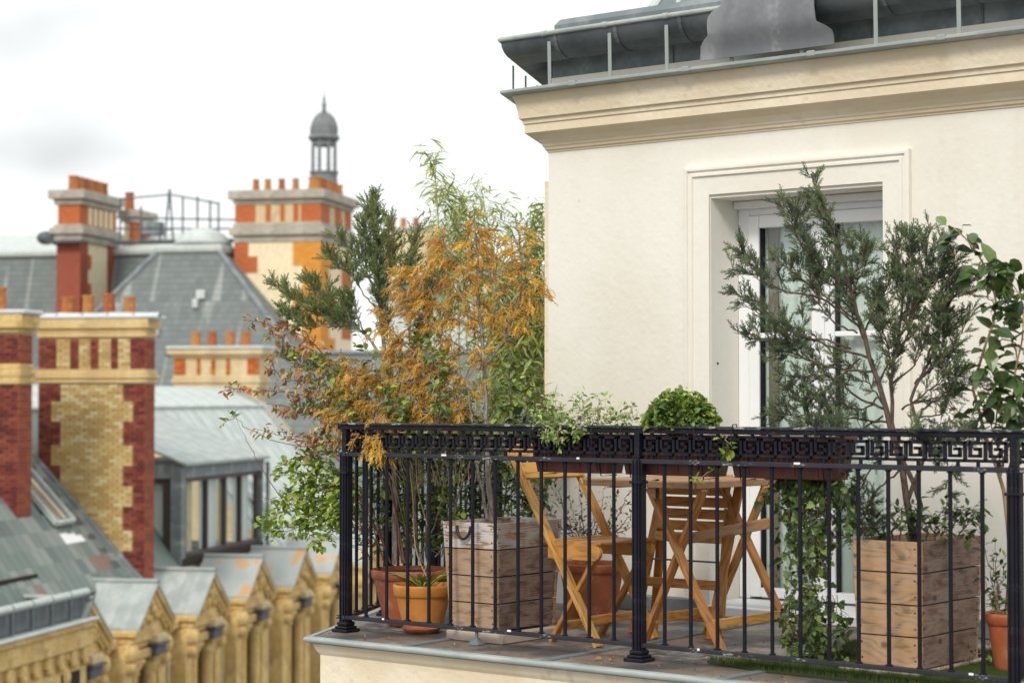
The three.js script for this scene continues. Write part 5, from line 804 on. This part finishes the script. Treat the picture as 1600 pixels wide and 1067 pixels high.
  { const n = V(1.16, 1, 0).normalize(), at = (x, z, h) => V(x, eY + (eX - x) * 1.163, z).addScaledVector(n, h); const sk = bGroup(t, 'skylight'); const a = at(-20.2, -55, .15), b = at(-18.9, -55, .15), c = at(-18.9, -55.9, .15), d = at(-20.2, -55.9, .15); mesh(sk, 'frame', [beam(a, b, .1, .14, n), beam(d, c, .1, .14, n), beam(b, c, .1, .14, n), beam(a, d, .3, .2, n)], whitePaint); mesh(sk, 'pane', [solid([a, b, c, a, c, d])], glassDark); }
  // glazed dormer
  const dm = bGroup(t, 'dormer'), xd = -18.06, za = -47.0, zb = -53.1, yb = -3.95, yt = -2.05;
  mesh(dm, 'base', [boxMM(-20.6, xd + .03, -5.0, yb - .22, zb, za, .02)], stonePale);
  mesh(dm, 'sill', [boxMM(-20.4, xd + .12, yb - .2, yb, zb - .05, za + .07, .03)], voidDark);
  mesh(dm, 'corner_post', [boxMM(xd - .2, xd + .1, -5.0, yt + .5, za - .18, za + .1, .02)], zinc); mesh(dm, 'corner_post', [boxMM(xd - .1, xd + .08, -5.2, yt + .4, zb - .1, zb + .05, .02)], zinc);
  mesh(dm, 'fascia', [boxMM(-21, xd + .12, yt + .06, yt + .42, zb - .05, za - .185, .03), boxMM(-21, xd - .205, yt + .06, yt + .42, za - .1, za + .1, .03)], zinc);
  const frameM = std({ color: lin(.055, .035, .032), roughness: .5 });
  const zs = [-47.35, -48.9, -50.3, -51.5, -52.8];
  for (let i = 0; i < 4; i++) { const w = part(dm, 'window'); w.position.set(0, 0, 0); }
  dm.children.filter(c => c.name === 'window').forEach((w, i) => { const z1 = zs[i], z0 = zs[i + 1]; dm.remove(w);
    mesh(dm, 'window_frame', [boxMM(xd - .1, xd + .03, yb, yt + .06, z1 - .07, z1 + .05, .01), boxMM(xd - .1, xd + .02, yt - .04, yt + .06, z0, z1 - .07, .01), boxMM(xd - .1, xd + .02, yb, yb + .12, z0, z1 - .07, .01), ...(i === 3 ? [boxMM(xd - .1, xd + .03, yb, yt + .06, z0 - .05, z0, .01)] : [])], frameM);
    mesh(dm, 'pane', [boxMM(xd - .06, xd - .05, yb + .12, yt - .04, z0, z1 - .07)], glass);
    mesh(dm, 'net_curtain', [boxMM(xd - .24, xd - .22, yb, yt, z0 + (i % 2 ? .05 : .45), z1 - .1)], i % 2 ? whitePaint : stonePale); });
  mesh(dm, 'window_frame', [boxMM(-18.85, xd - .2, yt - .06, yt + .06, za - .08, za + .03, .01), boxMM(-18.85, xd - .2, yb, yb + .14, za - .08, za + .03, .01), boxMM(xd - .42, xd - .2, yb, yt, za - .08, za + .04, .01), boxMM(-18.95, -18.85, yb, yt, za - .08, za + .03, .01)], frameM);
  mesh(dm, 'pane', [boxMM(-18.85, xd - .42, yb + .14, yt - .06, za - .05, za - .04)], glass);
  mesh(dm, 'net_curtain', [boxMM(-18.85, xd - .45, yb, yt, za - .2, za - .18)], whitePaint);
  mesh(dm, 'cheek', [boxMM(-21, -18.952, -5, yt + .4, za - .12, za, 0)], slates[1]); mesh(dm, 'back_wall', [boxMM(-20.6, -20.5, yb, yt, zb, za - .2)], stonePale);
  mesh(dm, 'dormer_roof', [quadStrip([[V(xd + .25, yt + .43, zb - .1), V(xd + .25, yt + .43, za + .2)], [V(q.x, q.y + .01, zb - .1), V(q.x, q.y + .01, za + .2)]]), beam(V(xd + .22, yt + .42, zb - .1), V(xd + .22, yt + .42, za + .2), .1, .09, V(0, 1, 0), .02), beam(V(xd + .2, yt + .44, za + .18), V(q.x, q.y, za + .18), .08, .07, V(0, 1, 0), .02)], zincMid);
  mesh(dm, 'downpipe', [limb([V(xd + .16, yt + .3, zb - .2), V(xd + .16, -6, zb - .2)], .06, 8)], zinc);
  // smaller chimney on the far end wall
  const c = bGroup(t, 'chimney'), X0 = -24.6, X1 = -21.6, Zf = -63.4, Zb = -64.4;
  mesh(c, 'shaft', [boxMM(X0 + .1, X1 - .1, -3, .35, Zb, Zf), boxMM(X0 + .02, X1 - .02, .75, 1.33, Zb + .05, Zf - .05)], stonePale);
  { const r = rng(520); const put = (a, b, y0, y1, z) => { for (let y = y0; y < y1 - .03; y += .09) for (let x = a, j = 0; x < b - .05; x += .245, j++) { const w = Math.min(.235, b - x); mesh(c, 'brick', [box(w, .08, .05, x + w / 2, y + .04, z + .005, .006)], pick(orangeBricks, r)); } };
    put(X0 + .02, X0 + .42, .78, 1.33, Zf - .05); put(X1 - .42, X1 - .02, .78, 1.33, Zf - .05); put(X0 + .82, X0 + .94, .78, 1.33, Zf - .05); put(X0 + 1.32, X0 + 1.46, .78, 1.33, Zf - .05); put(X0 + 1.84, X0 + 1.98, .78, 1.33, Zf - .05); put(X1 - .98, X1 - .2, -.9, .32, Zf); }
  mesh(c, 'band', stepped(X0, X1, Zb, Zf, [[.34, .5, .0], [.502, .62, .06], [.622, .748, .02]]), stonePale);
  mesh(c, 'cap', stepped(X0, X1, Zb, Zf, [[1.332, 1.44, .04], [1.442, 1.62, .16]]), stonePale);
  mesh(c, 'lead_capping', [boxMM(X0 - .2, X1 + .2, 1.622, 1.72, Zb - .2, Zf + .22, .05)], leadWhite);
  [-23.95, -23.38, -22.75, -22.2].forEach((x, i) => clayPot(c, x, 1.72, Zf - .4, .17, .5, i + 1));
}
// --- the big brick and slate building behind
const farBrick = (A, Bc, rows = 10) => std({ map: tex((u, v) => { const j = Math.floor(v * rows), fv = v * rows - j, fu = (u * 4 + (j % 2) * .5) % 1, id = grainF(j * 5.3, Math.floor(u * 4 + (j % 2) * .5) * 7.7); const c = mix(A, Bc, id); return fv < .13 || fu < .05 ? mix(c, [.5, .4, .3], .35) : c; }, 256, 256, [.92, .85]), roughness: .9 });
{
  const t = building('brick_mansard_building', 'large slate roofed building beyond with banded orange brick chimneys and a roof walkway', -34, -92);
  const red = farBrick([.42, .085, .02], [.52, .14, .03]), deep = farBrick([.24, .04, .022], [.32, .065, .03]), pale = farBrick([.76, .64, .41], [.88, .78, .56]), orangeQ = farBrick([.58, .21, .018], [.70, .31, .03]);
  bMesh(t, 'roof_slope', [quadStrip([[V(-60, -6, -85.4), V(-24.5, -6, -85.4)], [V(-60, 6.75, -89), V(-33, 6.75, -89)]])], slateFar);
  // hipped pavilion roof standing forward between the stacks
  const pf = [V(-44.2, -6, -78.4), V(-19.2, -6, -78.4), V(-30.46, 6.45, -84), V(-33.37, 6.45, -84)], pb = [V(-44.2, -6, -94), V(-19.2, -6, -94), V(-30.46, 6.45, -88), V(-33.37, 6.45, -88)];
  bMesh(t, 'pavilion_roof', [quadStrip([[pf[0], pf[1]], [pf[3], pf[2]]]), quadStrip([[pf[1], pb[1]], [pf[2], pb[2]]]), quadStrip([[pb[0], pf[0]], [pb[3], pf[3]]])], slateFar);
  for (const [a, b] of [[0, 3], [1, 2]]) bMesh(t, 'hip_roll', [limb([pf[a], pf[b]], .13, 8)], zinc);
  bMesh(t, 'pavilion_top', [boxMM(-33.5, -30.3, 6.4, 6.75, -88.1, -83.85, .12), uvBox(lathe([[0, 0], [1.35, 0], [1.25, .28], [.95, .58], [.5, .82], [0, .9]], 18).translate(-31.75, 6.75, -85.4))], zincPale);
  bMesh(t, 'roof_cornice', [boxMM(-60, -33, 6.7, 7.0, -89.3, -88.8, .1)], zincPale);
  bMesh(t, 'upper_roof', [quadStrip([[V(-60, 7.0, -89), V(-33, 7.0, -89)], [V(-60, 8.1, -93), V(-34, 8.1, -93)]]), boxMM(-60, -34, -6, 7, -100, -93)], zincPale);
  bMesh(t, 'wall', [boxMM(-60, -19.4, LOW, -6.02, -100, -78.6)], stonePale);
  bMesh(t, 'roof_window', [boxMM(-31.15, -30.75, 4.3, 4.7, -83.1, -82.9, .05), boxMM(-31.25, -31.0, 3.9, 4.3, -82.9, -82.7, .05), boxMM(-33.0, -32.6, 2.7, 3.1, -82.4, -82.2, .05)], leadWhite);
  // chimney A, seen at its corner
  const A = bGroup(t, 'chimney'), a0 = -38.6, a1 = -37.45, az0 = -89.2, az1 = -85;
  mesh(A, 'shaft', [boxMM(a0, a1, 1.5, 7.1, az1 - .9, az1, .02)], deep);
  mesh(A, 'shaft_infill', [boxMM(a0 + .1, a1 - .06, 1.5, 7.1, az0 + 1.0, az1 - .902)], pale); mesh(A, 'shaft', [boxMM(a0, a1, 1.5, 7.1, az0, az0 + .998, .02)], deep);
  mesh(A, 'band', stepped(a0, a1, az0, az1, [[7.1, 7.4, .1], [7.41, 7.7, .25], [7.71, 7.85, .1]]), stoneGrey);
  mesh(A, 'upper_shaft', [boxMM(a0 + .06, a1 - .04, 7.85, 8.75, az0, az1)], red);
  mesh(A, 'upper_panel', [-88.5, -87.9, -87.3, -86.7, -86.1].map(z => boxMM(a1 - .08, a1 + .01, 7.9, 8.7, z - .18, z + .18)), pale);
  mesh(A, 'cap', stepped(a0, a1, az0, az1, [[8.75, 9.0, .1], [9.01, 9.4, .3]]), stoneGrey);
  mesh(A, 'quoin', [2.0, 3.3, 4.6, 5.9].map(y => boxMM(a1 - .2, a1 + .012, y, y + .62, az1 - 1.25, az1 - .9)), red);
  for (let i = 0; i < 7; i++) clayPot(A, -38.0, 9.4, -85.5 - i * .55, .26, .7, i);
  const A2 = bGroup(t, 'chimney'); const b0 = -37.42, b1 = -36.85;
  mesh(A2, 'shaft', [boxMM(b0, b1, 1.5, 6.4, -92, -90, .02)], red); mesh(A2, 'band', stepped(b0, b1, -92, -90, [[6.4, 6.7, .1], [6.71, 7.05, .22]]), stoneGrey); mesh(A2, 'upper_shaft', [boxMM(b0 + .05, b1 - .05, 7.05, 8.35, -92, -90)], red); mesh(A2, 'upper_panel', [boxMM(b0, b0 + .25, 7.2, 8.3, -91, -89.98)], pale); mesh(A2, 'cap', stepped(b0, b1, -92, -90, [[8.35, 8.6, .1], [8.61, 8.95, .25]]), stoneGrey); clayPot(A2, -37.4, 8.95, -90.6, .24, .9, 2);
  // chimney B, broad with quoins
  const Bk = bGroup(t, 'chimney'), c0 = -30.1, c1 = -26.15, cz0 = -90, cz1 = -85;
  mesh(Bk, 'shaft', [boxMM(c0, c1, -3, 6.9, cz0, cz1, .02)], pale);
  mesh(Bk, 'quoin', [boxMM(c0 - .03, c0 + .62, 6.3, 6.88, cz1 - .2, cz1 + .03)], red); mesh(Bk, 'quoin', [boxMM(c0 - .03, c0 + 1.05, 5.55, 6.28, cz1 - .2, cz1 + .03)], red);
  for (let i = 0; i < 8; i++) { const y = 5.85 - i * 1.05; mesh(Bk, 'quoin', [boxMM(c1 - (i % 2 ? .8 : 1.25), c1 + .03, y, y + 1.03, cz1 - (i % 2 ? 1.3 : 2.2), cz1 + .03)], orangeQ); }
  mesh(Bk, 'quoin', [0, 1, 2, 3].map(i => boxMM(c1 - .3, c1 + .02, 4.9 - i * 2.2, 6.0 - i * 2.2, -89.9, -88.3)), red);
  mesh(Bk, 'band', stepped(c0, c1, cz0, cz1, [[6.9, 7.2, .06], [7.21, 7.55, .22], [7.56, 7.75, .08]]), stoneGrey);
  mesh(Bk, 'upper_shaft', [boxMM(c0 + .04, c1 - .04, 7.75, 8.6, cz0, cz1)], stonePale);
  mesh(Bk, 'upper_pier', [[0, .95], [1.42, 1.66], [2.1, 2.3], [2.7, 2.95], [3.1 - .05, 3.91]].map(([u, v]) => boxMM(c0 + u, c0 + v, 7.8, 8.55, cz1 - .5, cz1 + .02)).concat([[-89.9, -89], [-88.2, -87.4], [-86.4, -85.1]].map(([u, v]) => boxMM(c1 - .5, c1 + .01, 7.8, 8.55, u, v))), red);
  mesh(Bk, 'cap', stepped(c0, c1, cz0, cz1, [[8.6, 8.8, .08], [8.81, 9.2, .26]]), stoneGrey);
  [-29.3, -28.75, -28.1, -27.45].forEach((x, i) => clayPot(Bk, x, 9.2, -85.5, .16, .55, i));
  for (let i = 0; i < 5; i++) clayPot(Bk, -26.6, 9.2, -85.6 - i * .85, .3, .6, i + 1);
  // roof walkway with thin rails, mast and a small tank
  const w = bGroup(t, 'roof_walkway');
  mesh(w, 'gangway', [boxMM(-36.4, -30.2, 7.02, 7.14, -86.6, -85.6), boxMM(-38.9, -37.2, 7.0, 7.12, -84.9, -84.5)], zincDark);
  for (const [x, y] of [[-35.9, 8.9], [-34.9, 8.5], [-32.9, 8.9], [-32.2, 8.9], [-31.6, 8.7], [-31.2, 8.6]]) mesh(w, 'rail_post', [limb([V(x, 7.1, -85.9), V(x, y + .2, -85.9)], .05, 5)], zincDark);
  mesh(w, 'mast', [limb([V(-33.75, 7.1, -85.9), V(-33.55, 9.45, -85.9)], .05, 5), limb([V(-33.35, 7.1, -85.9), V(-33.53, 9.45, -85.9)], .05, 5), ...[7.6, 8.1, 8.6, 9].map(y => limb([V(-33.7 + (y - 7.1) * .08, y, -85.9), V(-33.38 - (y - 7.1) * .07, y, -85.9)], .03, 4))], zincDark);
  mesh(w, 'rail', [limb([V(-35.9, 9.05, -85.9), V(-33.5, 9.2, -85.9), V(-31.2, 8.75, -85.9)], .04, 4), limb([V(-36.1, 8.2, -85.9), V(-30.4, 8.0, -85.9)], .04, 4), limb([V(-36.1, 7.7, -85.9), V(-30.4, 7.6, -85.9)], .04, 4)], zincDark);
  mesh(w, 'tank', [boxMM(-34.9, -34.0, 7.4, 8.0, -86.5, -85.9, .05), boxMM(-34.9, -34.8, 7.1, 7.4, -86.1, -86), boxMM(-34.1, -34, 7.1, 7.4, -86.1, -86)], zinc);
  bMesh(t, 'vent_cowl', [uvBox(new THREE.SphereGeometry(.42, 12, 8).scale(1.1, .75, .8).translate(-39.1, 7.25, -85).toNonIndexed()), limb([V(-39.0, 7.2, -85), V(-38.6, 7.0, -85)], .12, 6)], zincDark);
}
{ // slate wing to the right, behind the plants
  const t = building('slate_wing', 'dark grey slate roof rising behind the rusty verge and the railing corner', -20, -74);
  bMesh(t, 'roof_slope', [quadStrip([[V(-29, -6, -70), V(-14, -6, -70)], [V(-29, 1.7, -74), V(-14, 1.7, -74)]])], slateFar);
  bMesh(t, 'ridge', [limb([V(-29, 1.72, -74), V(-14, 1.72, -74)], .1, 8)], zinc);
  bMesh(t, 'wall', [boxMM(-29, -14, LOW, -6.01, -78, -70.1), boxMM(-29, -14, -6, 1.6, -78, -74.1)], stonePale);
}
{ // domed lantern
  const t = building('domed_tower', 'grey domed lantern tower with a finial rising behind the broad brick chimney', -36.7, -120, 'tower');
  const x = -36.7, z = -120, zincTower = std({ map: zincTex([.15, .165, .17], [.22, .235, .24], [.28, .28, .28]), roughness: .7 });
  bMesh(t, 'base', [boxMM(x - 1.15, x + 1.15, LOW, 10.7, z - 1.15, z + 1.15)], stoneGrey);
  bMesh(t, 'drum', [uvBox(new THREE.CylinderGeometry(.86, 1.0, 3.4, 8).translate(x, 12.3, z).toNonIndexed()), uvBox(new THREE.CylinderGeometry(.95, .95, .12, 8).translate(x, 14.0, z).toNonIndexed())], zincTower);
  for (let i = 0; i < 8; i++) { const a = (i + .1) / 8 * 6.283; bMesh(t, 'column', [uvBox(new THREE.CylinderGeometry(.10, .12, 2.1, 8).translate(x + .74 * Math.cos(a), 15.05, z + .74 * Math.sin(a)).toNonIndexed())], zincTower); const b = (i + 1) / 8 * 6.283; bMesh(t, 'arch', [beam(V(x + .74 * Math.cos(a), 15.85, z + .74 * Math.sin(a)), V(x + .74 * Math.cos(a + .785), 15.85, z + .74 * Math.sin(a + .785)), .1, .35)], zincTower); }
  bMesh(t, 'entablature', [uvBox(lathe([[0, 15.5], [.9, 15.5], [.98, 15.62], [.98, 15.75], [.88, 15.85], [0, 15.86]], 16).translate(x, .5, z))], zincTower);
  const d = [[.84, 15.86]]; for (let i = 0; i <= 10; i++) { const a = i / 10 * Math.PI / 2; d.push([.84 * Math.cos(a) + .02, 16.0 + 1.25 * Math.sin(a)]); } d.push([.12, 17.3], [.16, 17.4], [.1, 17.55], [.17, 17.7], [.08, 17.95], [.1, 18.1], [.03, 18.3], [.02, 18.7], [0, 18.75]);
  bMesh(t, 'dome', [uvBox(lathe(d, 20).translate(x, .5, z))], zincTower);
  for (let i = 0; i < 8; i++) { const a = i / 8 * 6.283, p = []; for (let k = 0; k <= 8; k++) { const q = k / 8 * Math.PI / 2; p.push(V(x + (.86 * Math.cos(q) + .02) * Math.cos(a), 16.5 + 1.27 * Math.sin(q), z + (.86 * Math.cos(q) + .02) * Math.sin(a))); } bMesh(t, 'rib', [limb(p, .045, 5)], zincTower); }
}
{ // pale roof far behind with three pots
  const t = building('distant_house', 'distant pale house top with three orange chimney pots beyond the junipers', -30.5, -120);
  bMesh(t, 'wall', [boxMM(-33, -26, LOW, 8.6, -130, -120)], leadWhite);
  bMesh(t, 'roof', [quadStrip([[V(-33, 8.6, -120), V(-26, 8.6, -120)], [V(-31, 11.0, -125), V(-27, 11.3, -125)]])], zincPale);
  const c = bGroup(t, 'chimney'); mesh(c, 'shaft', [boxMM(-32.2, -28.9, 7, 10.1, -119, -118)], stonePale); mesh(c, 'cap', [boxMM(-32.4, -28.7, 10.1, 10.35, -119.1, -117.9, .05)], stoneGrey); mesh(c, 'quoin', [boxMM(-32.22, -31.6, 8, 9.6, -119, -117.98), boxMM(-29.6, -28.88, 8, 9.6, -119, -117.98), boxMM(-30.6, -30.2, 8.6, 9.8, -119, -117.98)], farBrick([.42, .085, .02], [.52, .14, .03])); [-31.9, -31.2, -30.4].forEach((x, i) => clayPot(c, x, 10.35, -118.5, .2, .6, i));
  bMesh(t, 'vent', [boxMM(-29.4, -28.9, 10.8, 11.8, -124.5, -124)], stoneGrey);
}

renderer.render(scene, camera);
